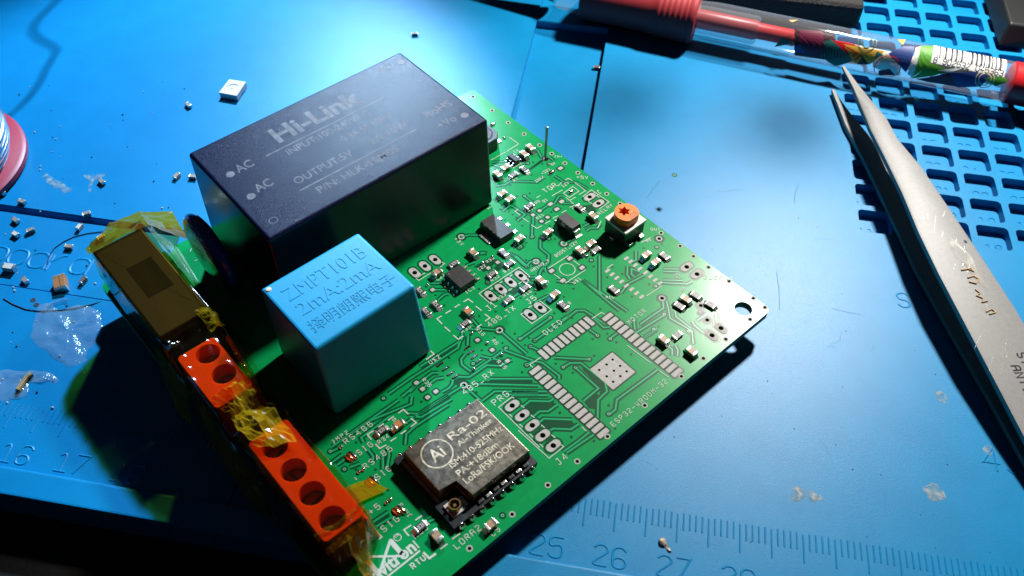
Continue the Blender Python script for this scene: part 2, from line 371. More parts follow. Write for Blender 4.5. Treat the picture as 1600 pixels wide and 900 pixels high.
# numbered pockets: lattice of webs, each pocket sunk with its own floor
lat = MB(); hs = []
for r in range(-5, 10):
    for c in range(-2, 7): hs.append(rrect(PX0 + c * PP, PY0 + r * PP, .665, .665, .10, 4))
lat.holes([(gx0, gy0), (gx1, gy0), (gx1, gy1), (gx0, gy1)], hs, -.24, 0, floor=-.195, top_only=True)
part('pocket_grid', lat, 'mat', mat, mo)
for r in range(-5, 6):
    for c in range(-2, 4):
        n = 77 + c - 8 * r
        mb = MB(); s = str(n); strokes(mb, s, PX0 + c * PP - .09 * len(s) - .02, PY0 + r * PP - .24, .22, .026, 0, -.1945, .012, adv=.19, bevel=.008)
        part('pocket_number', mb, 'mat', mat, mo)
# embossed ruler along the front
tk = MB()
for i in range(140, 330):
    x = i / 10 - 25
    if -5.1 < x < -.6: continue
    z = .03 if x < -5.2 else 0
    tk.ribbon([(x, .50 if i % 5 else .48), (x, .22 if i % 5 else 0.0)], .030, z, .010, bevel=.012)
tag(part('ruler_ticks', tk, 'mat', mat, mo), None, None, kind='stuff')
for n in list(range(14, 19)) + list(range(25, 33)):
    z = .03 if n < 19 else 0
    mb = MB(); strokes(mb, str(n), n - 25 - .27, -.60, .34, .042, 0, z, .011, adv=.29, asp=.62, bevel=.017)
    part('ruler_number', mb, 'mat', mat, mo)
for s, x, y, h in (('45', 7.10, 2.22, .46), ('S', 6.06, 5.62, .36)):
    mb = MB(); strokes(mb, s, x, y, h, .045, 0, 0, .011, adv=h * .85, bevel=.018); part('embossed_letter', mb, 'mat', mat, mo)
x = -11.95
for ch in 'board':
    mb = MB(); strokes(mb, ch, x, 3.45, .60, .065, R(2), 0, .012, bevel=.024); part('embossed_letter', mb, 'mat', mat, mo); x += .44
wear = MB(); rw_ = random.Random(21)
for pts in ([(1248, 288), (1242, 302), (1241, 318)], [(1106, 306), (1111, 311)], [(1213, 425), (1217, 450), (1218, 485)], [(1300, 482), (1320, 487), (1345, 492)], [(1120, 300), (1160, 296)], [(1010, 310), (1030, 282)], [(430, 40), (437, 44)], [(212, 400), (240, 404)]):
    P = [at(u, v, .0006) for u, v in pts]; wear.ribbon(P, .012, .0006 if P[0].x > -2.3 else .0306)
for k in range(34):
    u, v = (rw_.uniform(920, 1420), rw_.uniform(250, 860)) if k % 3 else (rw_.uniform(120, 420), rw_.uniform(10, 240))
    p = at(u, v, 0); bx, by = bd(u, v); a = rw_.uniform(0, 3.14); L_ = rw_.uniform(.06, .35)
    if -5.3 < bx < 4.3 and -2.8 < by < 6.8: continue
    wear.ribbon([(p.x, p.y), (p.x + L_ * math.cos(a), p.y + L_ * math.sin(a) * .8), (p.x + L_ * 1.6 * math.cos(a + .2), p.y + L_ * 1.5 * math.sin(a + .2))], .006, .0006 if p.x > -2.3 else .0306)
tag(part('wear_marks', wear, 'wear', mat, mo), None, None, kind='stuff')
dm = MB()
for u, v in ((52, 469), (57, 476.5)):
    p = at(u, v, .03); dm.lathe([(.06, 0), (.045, .006), (.02, .004)], 12, T=Matrix.Translation((p.x, p.y, .03)))
part('dimple', dm, 'dust', mat, mo)  # shade of two small holes painted as low dark discs

# ================================================================== THE CIRCUIT BOARD
pcb = empty('circuit_board', (BX, BY, BH), BT)
tag(pcb, 'green populated circuit board with black power module, blue transformer and taped orange terminals', 'circuit board')
EX0, EX1, EY0, EY1 = -5.17, 3.885, -2.02, 6.57
edge_vias = [(739, 151), (769, 172.5), (794, 192), (819, 209.5), (843, 226.7), (862, 240), (882.5, 255), (903, 270), (926, 287), (948, 303), (969, 318), (1033, 364), (1062.7, 384.4),
             (1083.5, 400.4), (1107, 417.6), (1139, 439.4), (1177, 466), (1195, 480.4), (1172, 499), (1134, 530), (1099, 560), (1064.5, 588), (1007.3, 633.5), (949, 682), (902, 721), (856, 758), (800.3, 803.7), (733.6, 857)]
test_vias = [(1030, 373), (724.7, 602), (780.4, 516), (837.5, 408.8), (881, 380.5), (721, 370), (1034.5, 466), (1095, 477.5), (1105, 500), (452 / 1, 452), (370, 754), (821.5, 438.5)]
test_vias = [q for q in test_vias if q[0] > 700]
J1 = [(766.5, 462.5), (782.5, 451.8), (798, 441.2), (813.8, 431)]
J4 = [(800.3, 634), (816, 649.3), (831.7, 664.8), (848, 680.5), (864.5, 696.5)]
J5 = [(844, 480.8), (828.5, 492)]; J3 = [(921.4, 308), (935, 318)]; JM = [(1072.9, 417.3), (1089, 428.6)]; JR = [(1112.5, 524.3), (1126.5, 513)]; JP = [(680, 406), (664, 416), (648, 426.3)]
heads = [(J1, 0), (J4, 1), (J5, 0), (J3, 1), (JM, 1), (JR, 0), (JP, 0)]
gp = bd(958, 579.5)
gvias = [(gp[0] + i * .17, gp[1] + j * .17) for i, j in ((0, 0), (1, 1), (-1, -1), (1, -1), (-1, 1), (0, 1.15), (0, -1.15), (1.15, 0), (-1.15, 0))]
gvias = Zb('t', [(1372, 122), (1277, 198), (1488, 220), (1163, 283), (1392, 295), (1590, 305), (1280, 383), (1492, 380), (1380, 468)])
cr = []
for cx, cy, a0 in ((EX1 - .12, EY1 - .12, 0), (EX0 + .12, EY1 - .12, 90), (EX0 + .12, EY0 + .12, 180), (EX1 - .12, EY0 + .12, 270)):
    for k in range(6): a = R(a0 + 18 * k); cr.append((cx + .12 * math.cos(a), cy + .12 * math.sin(a)))
mount = bd(1161.5, 482.5)
holes = [circ(mount, .163, 32)] + [circ(bd(*q), .030, 10) for q in edge_vias] + [circ(bd(*q), .036, 12) for q in test_vias] + [circ(q, .024, 9) for q in gvias]
for pts, _ in heads: holes += [circ(bd(*q), .047, 14) for q in pts]
sub = MB().holes(cr, holes, -.16, 0, 0, 1)
part('substrate', sub, ['pcb', 'pcbedge'], pcb)
def ring(r0, r1, n=14, z=.0022):
    mb = MB(); vs = [(r * math.cos(2 * math.pi * i / n), r * math.sin(2 * math.pi * i / n), z) for r in (r0, r1) for i in range(n)]
    return mb.add(vs, [(i, n + i, n + (i + 1) % n, (i + 1) % n) for i in range(n)])
me_ev = ring(.031, .052).mesh('via', 'pad'); me_tv = ring(.037, .066).mesh('via', 'pad'); me_gap = ring(.067, .112, z=.0014).mesh('clearance_ring', 'gap')
for q in edge_vias: ob('via', me_ev, pcb, (*bd(*q), 0))
for q in test_vias: ob('via', me_tv, pcb, (*bd(*q), 0)); ob('clearance_ring', me_gap, pcb, (*bd(*q), 0))
# small vias (ringed) and thermal via dots
ringed = Z('s', [(90, 718), (158, 622), (400, 265), (1135, 547), (1335, 597)]) + Z('t', [(600, 240), (795, 248), (1005, 115), (30, 208)]) + Z('w', [(1110, 270)]) + Z('e', [(725, 165), (935, 183), (570, 297), (665, 530), (175, 735), (775, 810), (785, 468)]) \
    + Z('f', [(635, 290), (590, 920)]) + Z('k', [(1370, 215), (1530, 80), (970, 655), (1465, 450)]) + Z('b', [(1200, 190), (1375, 75), (1505, 170), (1560, 95), (1455, 400), (790, 385)]) + Z('g', [(672, 598), (937, 605)]) + Z('i', [(130, 680), (790, 20)]) \
    + Z('j', [(305, 25)]) + Z('o', [(980, 400)]) + Z('h', [(155, 470), (275, 300), (555, 495)]) + Z('l', [(1165, 130), (350, 295), (1150, 615)]) + Z('m', [(1385, 30)])
me_rv = ring(.0, .014, 8, .0064).mesh('via_bore', 'dust'); me_rr = ring(.014, .026, 12, .0060).mesh('via', 'viaring'); me_rg = ring(.030, .060, 12, .0016).mesh('clearance_ring', 'gap'); me_rt = ring(.0, .0305, 12, .0050).mesh('via_land', 'trace')  # bore is a flat dark disc, the hole's shade put into its colour
for q in ringed:
    p = (*bd(*q), 0); v = ob('via', me_rr, pcb, p); ob('via_bore', me_rv, v); ob('clearance_ring', me_rg, pcb, p); ob('via_land', me_rt, v)
dots = Z('s', [(460, 195), (740, 270), (65, 578), (1180, 128), (1060, 598), (1290, 515), (1430, 648)]) + Z('t', [(485, 185), (750, 325), (1085, 60), (1310, 830)]) + Z('q', [(820, 65), (85, 515), (735, 660), (345, 870), (925, 155), (1090, 515), (965, 590), (1410, 640), (1560, 512), (1285, 290)]) \
    + Z('f', [(700, 255), (540, 295), (455, 152), (505, 437), (440, 483), (488, 520), (533, 558), (610, 513), (335, 455), (605, 658), (655, 790), (660, 870), (970, 488), (1015, 825), (950, 662), (390, 590)]) \
    + Z('a', [(1070, 215), (430, 140), (1310, 490), (1435, 630), (1055, 540), (1155, 605), (900, 695), (1290, 730), (490, 790), (325, 10), (865, 270)]) + Z('b', [(1400, 490), (950, 290), (830, 740), (145, 860)]) \
    + Z('p', [(1145, 350), (1325, 735)]) + Z('g', [(740, 585), (855, 603), (720, 745), (275, 670), (660, 580)]) + Z('l', [(378, 370), (545, 505), (855, 743), (610, 375), (125, 645), (1070, 590), (735, 460), (1230, 95), (1000, 140)]) \
    + Z('u', [(955, 165), (810, 270), (430, 545), (660, 735), (180, 30), (1090, 300)]) + Z('i', [(450, 570), (1260, 62)]) + Z('j', [(690, 30), (845, 285), (450, 30)]) + Z('w', [(345, 255), (525, 630), (1110, 135), (880, 690), (1210, 495)]) + Z('n', [(1455, 235), (1550, 435)])
me_d = ring(.0, .024, 10, .0018).mesh('plugged_via', 'gap')
for q in dots: ob('plugged_via', me_d, pcb, (*bd(*q), 0))
# copper tracks: dark clearance below, raised masked copper above
tracks = [('a', [(130, 900), (600, 600), (650, 555), (650, 480)]), ('a', [(720, 640), (725, 520)]), ('b', [(-260, 760), (0, 575), (300, 385), (600, 190), (625, 110), (628, 40)]), ('b', [(-100, 800), (30, 690), (280, 500), (360, 500)]), ('b', [(0, 740), (90, 640)]),
    ('b', [(150, 700), (330, 575), (430, 560)]), ('b', [(600, 550), (740, 555), (960, 405), (1140, 415), (1210, 365)]), ('b', [(690, 270), (640, 330), (650, 400), (750, 475), (810, 470), (1080, 285), (1190, 200)]), ('b', [(675, 655), (330, 870), (-150, 1190)]),
    ('b', [(400, 740), (490, 690), (530, 640), (535, 590)]), ('b', [(760, 735), (880, 840)]), ('b', [(1000, 575), (1530, 575)]), ('b', [(790, 640), (930, 640), (1600, 658)]), ('b', [(900, 850), (1060, 730), (1600, 735)]), ('b', [(1180, 770), (1600, 772)]),
    ('b', [(1110, 340), (880, 290)]), ('b', [(1180, 355), (1280, 340)]), ('c', [(0, 380), (285, 380)]), ('c', [(0, 412), (300, 412)]), ('p', [(560, 260), (680, 165), (980, 175), (1040, 140)]), ('p', [(730, 410), (830, 330), (960, 330), (1110, 225)]),
    ('p', [(830, 500), (890, 445), (1340, 460)]), ('p', [(1000, 625), (1040, 600), (1320, 610), (1440, 530)]), ('w', [(400, 860), (640, 690), (800, 560)]), ('w', [(450, 880), (880, 590)]), ('c', [(350, 100), (640, 115)]), ('c', [(420, 180), (480, 145), (570, 145), (770, 305), (785, 380), (712, 450), (708, 600)]),
    ('c', [(525, 185), (715, 355), (590, 460)]), ('c', [(1205, 200), (865, 450), (855, 530), (808, 568)]), ('c', [(125, 160), (175, 128), (250, 142), (390, 250), (390, 280)]), ('c', [(-90, 30), (190, 130)]), ('d', [(960, 450), (580, 715)]),
    ('d', [(760, 735), (1130, 480), (1280, 362), (1380, 362), (1500, 440), (1600, 510)]), ('d', [(705, 810), (800, 850)]), ('d', [(930, 175), (760, 260)]), ('d', [(-20, 470), (90, 590), (310, 605)]), ('d', [(350, 630), (660, 900)]), ('d', [(-60, 590), (60, 600)]), ('d', [(1440, 600), (1545, 672)]),
    ('d', [(1100, 480), (1180, 430)]), ('e', [(440, 365), (540, 410), (660, 520), (705, 470), (770, 465)]), ('e', [(860, 140), (830, 190), (830, 300), (935, 390), (930, 480), (835, 580), (815, 640)]), ('e', [(728, 0), (726, 160)]), ('e', [(1360, 700), (1600, 880)]), ('e', [(1130, 240), (1270, 170)]),
    ('e', [(30, 380), (110, 355), (170, 365)]), ('e', [(860, 470), (900, 600)]), ('l', [(450, 240), (452, 680), (800, 930)]), ('l', [(240, 540), (620, 860), (700, 920)]), ('l', [(720, 700), (800, 590), (1010, 480)]), ('l', [(905, 180), (905, 290), (840, 320)]), ('l', [(960, 440), (850, 400), (850, 470), (890, 500)]),
    ('l', [(800, 370), (795, 470), (830, 530)]), ('l', [(1180, 570), (1540, 590), (1600, 560)]), ('l', [(1250, 540), (1490, 545)]), ('l', [(1250, 400), (1440, 405)]), ('l', [(1240, 430), (1440, 440)]), ('f', [(270, 165), (390, 150), (460, 105), (790, 115), (880, 55)]), ('f', [(640, 300), (760, 390)]), ('f', [(1010, 40), (1130, 120), (1270, 115), (1420, 200)]),
    ('f', [(1360, 670), (1440, 630), (1500, 615), (1520, 540)]), ('f', [(1400, 725), (1450, 690), (1535, 690), (1580, 640)]), ('f', [(360, 480), (460, 400), (640, 520), (540, 600)]), ('f', [(740, 530), (740, 650)]), ('f', [(830, 470), (940, 395)]), ('f', [(1000, 390), (1060, 290), (1120, 290)]), ('f', [(1100, 380), (1240, 385)]),
    ('f', [(1100, 880), (1260, 810)]), ('g', [(225, 585), (380, 580)]), ('g', [(600, 600), (670, 598)]), ('g', [(720, 400), (800, 440), (840, 520), (880, 540)]), ('g', [(930, 510), (1000, 570)]), ('g', [(230, 610), (330, 650)]), ('h', [(258, 150), (268, 230), (120, 330), (0, 415)]), ('h', [(275, 310), (50, 450), (-60, 520)]),
    ('h', [(300, 150), (325, 250), (340, 345), (590, 490), (605, 640)]), ('h', [(395, 260), (410, 330), (580, 460)]), ('h', [(590, 380), (620, 430), (720, 510)]), ('h', [(880, 260), (920, 320), (925, 400)]), ('h', [(860, 290), (870, 400)]), ('h', [(330, 670), (365, 700), (365, 770)]), ('h', [(400, 650), (430, 710), (425, 780)]), ('h', [(60, 560), (180, 480)]),
    ('h', [(650, 370), (760, 300)]), ('u', [(700, 180), (720, 350)]), ('u', [(330, 490), (440, 410)]), ('u', [(880, 460), (1060, 340)]), ('u', [(80, 180), (230, 320), (330, 310)]), ('i', [(150, 620), (560, 330), (980, 40)]), ('i', [(250, 560), (620, 300), (1130, 90), (1140, 0)]), ('i', [(540, 570), (510, 510), (700, 370), (860, 250)]),
    ('i', [(1080, 205), (1240, 215), (1600, -20)]), ('i', [(1110, 250), (1260, 255), (1640, 30)]), ('i', [(1060, 600), (1070, 470), (1180, 370), (1600, 100)]), ('i', [(840, 640), (860, 720), (830, 900)]), ('i', [(780, 740), (780, 900)]), ('i', [(600, 660), (660, 740), (650, 830)]), ('i', [(130, 830), (280, 720)]), ('i', [(210, 850), (320, 770)]),
    ('i', [(370, 880), (500, 830)]), ('i', [(120, 690), (230, 640)]), ('j', [(650, 690), (850, 560)]), ('j', [(700, 740), (880, 630)]), ('j', [(1330, 690), (1440, 640)]), ('k', [(640, 80), (740, 60), (850, 60)]), ('k', [(850, 290), (960, 285)]), ('k', [(700, 440), (800, 400)]), ('k', [(1260, 300), (1300, 320), (1420, 430), (1470, 450)]), ('k', [(260, 660), (420, 660)]),
    ('k', [(320, 740), (450, 740)]), ('k', [(350, 870), (430, 800), (480, 790)]), ('k', [(970, 590), (970, 650)]), ('k', [(1380, 170), (1370, 210)]), ('q', [(860, 330), (960, 330)]), ('q', [(850, 400), (960, 440), (980, 510)]), ('q', [(1290, 390), (1600, 420)]), ('q', [(620, 640), (700, 590)])]
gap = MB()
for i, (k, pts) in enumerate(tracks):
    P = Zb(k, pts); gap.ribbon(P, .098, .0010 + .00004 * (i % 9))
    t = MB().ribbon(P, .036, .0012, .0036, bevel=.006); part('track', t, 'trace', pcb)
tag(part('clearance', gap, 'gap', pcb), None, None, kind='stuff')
# areas without copper pour
bare = MB()
for i, (k, pts) in enumerate([('p', [(560, 300), (700, 190), (1000, 200), (1040, 180), (1100, 230), (960, 300), (830, 300), (700, 400)]), ('p', [(830, 540), (890, 480), (1340, 490), (1400, 530), (1320, 580), (1040, 570), (960, 620)]), ('p', [(700, 690), (850, 570), (880, 590), (760, 700)]),
        ('p', [(880, 870), (1010, 700), (1050, 730), (930, 890)]), ('b', [(880, 600), (1530, 600), (1530, 635), (930, 622)]), ('t', [(880, 250), (1180, 560), (1170, 650), (1240, 680), (1250, 520), (960, 270)]), ('t', [(1100, 640), (930, 780), (1000, 880), (1120, 900), (1120, 770), (1200, 690)]),
        ('q', [(510, 580), (700, 470), (760, 480), (650, 600), (560, 590)]), ('q', [(640, 370), (720, 430), (690, 450), (600, 400)]), ('q', [(300, 540), (400, 470), (340, 560)]), ('k', [(800, 450), (1010, 330), (1100, 380), (930, 520)]), ('k', [(1050, 460), (1160, 390), (1180, 450), (1090, 520)]), ('m', [(220, 410), (330, 400), (430, 480), (330, 520)]),
        ('f', [(620, 430), (720, 470), (700, 520), (640, 480)]), ('b', [(1060, 330), (1170, 330), (1180, 390), (960, 400)]), ('b', [(560, 570), (700, 575), (640, 640), (560, 650)]), ('l', [(860, 410), (900, 390), (960, 450), (900, 490)])]):
    P = Zb(k, pts); bare.add([(x, y, .0006 + .00003 * i) for x, y in P], [tuple(range(len(P)))])
tag(part('bare_laminate', bare, 'gap', pcb), None, None, kind='stuff')

# ---- solder pads
def pad_mesh(w, h, mat='pad'): return MB().frus(rrect(0, 0, w, h, .02, 2), rrect(0, 0, w - .012, h - .012, .015, 2), .0008, .0062).mesh('solder_pad', mat)
pe = pad_mesh(.235, .098); pe2 = pad_mesh(.098, .235)
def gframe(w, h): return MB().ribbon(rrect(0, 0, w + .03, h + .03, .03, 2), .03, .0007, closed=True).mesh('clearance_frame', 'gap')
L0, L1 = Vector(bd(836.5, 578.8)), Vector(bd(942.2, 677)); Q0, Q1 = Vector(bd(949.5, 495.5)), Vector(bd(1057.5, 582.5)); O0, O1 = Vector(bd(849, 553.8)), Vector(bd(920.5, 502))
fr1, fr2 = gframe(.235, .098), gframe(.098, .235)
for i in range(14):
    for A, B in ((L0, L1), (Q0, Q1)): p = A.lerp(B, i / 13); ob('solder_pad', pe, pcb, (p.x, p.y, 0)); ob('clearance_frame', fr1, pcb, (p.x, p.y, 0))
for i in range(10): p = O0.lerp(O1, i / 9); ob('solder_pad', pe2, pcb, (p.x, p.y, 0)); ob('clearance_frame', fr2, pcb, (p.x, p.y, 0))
gc = [bd(*q) for q in Z('t', [(1362, 32), (1693, 312), (1378, 560), (1056, 284)])]
gcx = sum(p[0] for p in gc) / 4; gcy = sum(p[1] for p in gc) / 4
part('thermal_pad', MB().holes(rrect(gcx, gcy, .56, .56, .015, 2), [circ(q, .0245, 9) for q in gvias], .0008, .006), 'pad', pcb)
ob('clearance_frame', gframe(.56, .56), pcb, (gcx, gcy, 0))
ov = MB(); n = 9; rr = .076; ln = .062
oval = [(ln * (1 if i < n else -1) + rr * math.cos(-math.pi / 2 + math.pi * (i if i < n else i) / (n - 1) + (0 if i < n else -math.pi / (n - 1))), rr * math.sin(-math.pi / 2 + math.pi * i / (n - 1) - (0 if i < n else math.pi / (n - 1)))) for i in range(2 * n)]
ov.holes(oval, [circ((0, 0), .048, 14)], .0008, .0065); me_ov = ov.mesh('through_pad', 'pad')
mog = MB().ribbon([(x * 1.22, y * 1.22) for x, y in oval], .032, .0007, closed=True).mesh('clearance_frame', 'gap')
me_bore = MB().cyl((0, 0), .0475, -.16, -.0005, 14).mesh('bore', 'dust')
for pts, kind in heads:
    for q in pts:
        p = (*bd(*q), 0); a = math.pi / 2 if kind == 0 else 0
        o = ob('through_pad', me_ov, pcb, p, a); ob('clearance_frame', mog, pcb, p, a)
sp = pad_mesh(.085, .080); sb = pad_mesh(.115, .085); sf = gframe(.085, .08)
for q in [(843, 329.6), (832.7, 336), (855.5, 339.7), (846, 346), (777.5, 410), (763, 419), (675.8, 453), (746, 531.6), (769, 547), (793, 564), (650.7, 598.5), (660, 608), (681, 612), (668, 621)]: ob('solder_pad', sp, pcb, (*bd(*q), 0)); ob('clearance_frame', sf, pcb, (*bd(*q), 0))
sbf = gframe(.115, .085)
for q in [(860, 319), (877.5, 315), (870, 327), (890, 404), (909.3, 418.4), (861.8, 423.4), (879.4, 438.5), (875.6, 263), (1095.5, 488.5)]: ob('solder_pad', sb, pcb, (*bd(*q), 0)); ob('clearance_frame', sbf, pcb, (*bd(*q), 0))
ss = pad_mesh(.125, .062)
for q in Z('l', [(550, 425), (607, 470), (665, 515), (725, 560), (785, 610), (850, 655), (912, 705), (975, 750), (785, 270), (840, 310), (897, 355), (955, 400), (1025, 450), (1085, 495), (1145, 540), (1205, 580)]): ob('solder_pad', ss, pcb, (*bd(*q), 0))
tl = MB().frus(rrect(0, 0, .17, .05, .02, 2), rrect(0, 0, .13, .028, .012, 2), .0008, .016).mesh('tinned_pad', 'solder')
for q in [(729.8, 543.5), (735, 550.5), (741, 557.5), (748.5, 564), (687.5, 569.5), (696.5, 576), (704, 583.5), (712, 588)]: ob('tinned_pad', tl, pcb, (*bd(*q), 0))
# solder blobs: bridged jumpers and leftover solder on pads
def blob(w, h, z, mat='solder', name='solder_blob'):
    mb = MB(); prof = [(1, 0), (.97, .25), (.86, .55), (.62, .85), (.30, .98), (.05, 1)]; mb.lathe(prof, 18); mb.v = [(x * w / 2, y * h / 2, .001 + zz * z) for x, y, zz in mb.v]; return mb.mesh(name, mat, True)
b1, b2, b3, b4 = blob(.10, .23, .055), blob(.075, .07, .04), blob(.10, .20, .05, 'copper'), blob(.16, .10, .05)
for q, me, a in [((862, 270), b1, -1.45), ((892, 300.5), b4, 0), ((754, 411.5), b2, 0), ((768.7, 402), b2, 0), ((737, 521), b2, 0), ((761, 536.6), b2, 0), ((784, 555), b2, 0), ((546.5, 716), b3, .2), ((551, 712), b1, .2), ((533, 699), b2, 0), ((578, 755), b3, .2), ((584, 751), b1, .2), ((561, 738), b2, 0), ((568, 734), b2, 0),
                 ((620, 800), b3, .2), ((627, 797), b1, .2), ((604, 786), b2, 0), ((610, 781), b2, 0), ((917, 401), b2, 0), ((668, 446), b2, 0), ((770, 195), b4, .3), ((788, 216), b2, 0), ((740, 577), b2, 0)]:
    ob('solder_blob', me, pcb, (*bd(*q), 0), a)
# ---- white lettering and outlines printed on the board
SILKZ = .0055
def legend(txt, u, v, h, ang=0, adv=None, w=None, mat='silk'):
    x, y = bd(u, v); part('legend', strokes(MB(), txt, x, y, h, w or max(.011, h * .125), R(ang), SILKZ, adv=adv), mat, pcb)
for a in [('PRG', 774, 634, .112, 0, .125), ('OLED', 853, 524, .10, 0, .118), ('ESP32-WROOM-32', 959, 667, .088, 0, .0985), ('MOTOR', 984, 507, .085, 0, .098), ('485_TX', 765.7, 511, .105, 0, .112), ('485_RX', 726.6, 617, .105, 0, .118), ('J1', 764, 486.5, .12, 0, .125), ('J5', 827, 475.5, .11, 0, .12),
          ('J4', 874, 727, .11, 0, .13), ('BOOST_12V', 869.5, 402, .066, 0, .067), ('MAINS_V', 832.3, 425.5, .064, 0, .066), ('RELAY', 937, 336, .08, 0, .086), ('RS485', 541, 694, .096, 0, .118), ('SIG', 561.5, 712, .096, 0, .108), ('RS485', 571.5, 733.5, .096, 0, .118), ('SIG', 590, 750.5, .096, 0, .108), ('+5', 580, 805, .10, 0, .12), ('SIG', 600, 832, .10, 0, .118),
          ('JMP2', 521, 693.5, .066, 0, .085), ('JMP3', 644, 805, .066, 90, .075), ('R34', 593, 694.5, .072, 0, .08), ('R93', 649.4, 842, .085, 0, .095), ('LORA2', 714, 858.5, .095, 0, .105), ('C9', 770.5, 838.5, .085, 0, .095), ('R35', 722.8, 520.5, .068, 0, .078), ('R18', 819.7, 464.2, .062, 0, .07), ('R33', 779.5, 469.3, .062, 0, .07),
          ('R32', 769.3, 440.6, .064, 0, .074), ('R31', 789.4, 427, .064, 0, .074), ('IC3', 729.2, 459.5, .068, 0, .078), ('C27', 684, 438.5, .062, 0, .07), ('U$2', 673.3, 569.3, .072, 0, .085), ('U$1', 897.5, 444, .062, 0, .07), ('+3V', 709, 374, .075, 270, .09), ('R36', 659, 594, .066, 270, .076), ('R16', 743, 515, .066, 270, .076), ('R6', 768, 533, .066, 270, .076),
          ('R15', 776, 566, .068, 270, .08), ('C22', 749, 423, .06, 0, .066), ('R30', 762, 411, .06, 0, .066), ('R9', 838, 319, .06, 0, .066), ('Q1', 850, 316.5, .06, 0, .066), ('R12', 827, 331, .06, 0, .066), ('R11', 840.5, 343, .06, 0, .066), ('12V', 880, 293, .066, 0, .07), ('TOR', 853, 302, .12, 0, .13), ('JMP4', 838, 285.5, .06, 0, .064), ('+12V', 848, 273, .06, 0, .062), ('5V', 863, 259, .06, 0, .062),
          ('J3', 935, 297, .10, 180, .11), ('+5V', 901, 279, .085, 315, .09), ('IN+', 866, 246, .06, 315, .066), ('C3', 828, 236, .05, 0, .055), ('C4', 805, 239, .06, 0, .066), ('C2', 773, 286, .06, 0, .066), ('R7', 804, 284, .06, 0, .066), ('OUT', 1017, 360, .066, 315, .07), ('R8', 1012, 379, .055, 0, .06), ('G_CONT', 1100, 436, .09, 315, .10), ('J8', 1056, 434, .062, 0, .066),
          ('C28', 627, 664, .06, 90, .068), ('C5', 690, 851, .06, 90, .07), ('C7', 853, 446, .062, 0, .07), ('C8', 886, 479, .06, 0, .07), ('R10', 947, 466, .05, 315, .055), ('R5', 1067, 456, .055, 0, .06), ('C16', 895, 327, .055, 315, .06)]:
    legend(a[0], a[1], a[2], a[3], a[4], a[5])
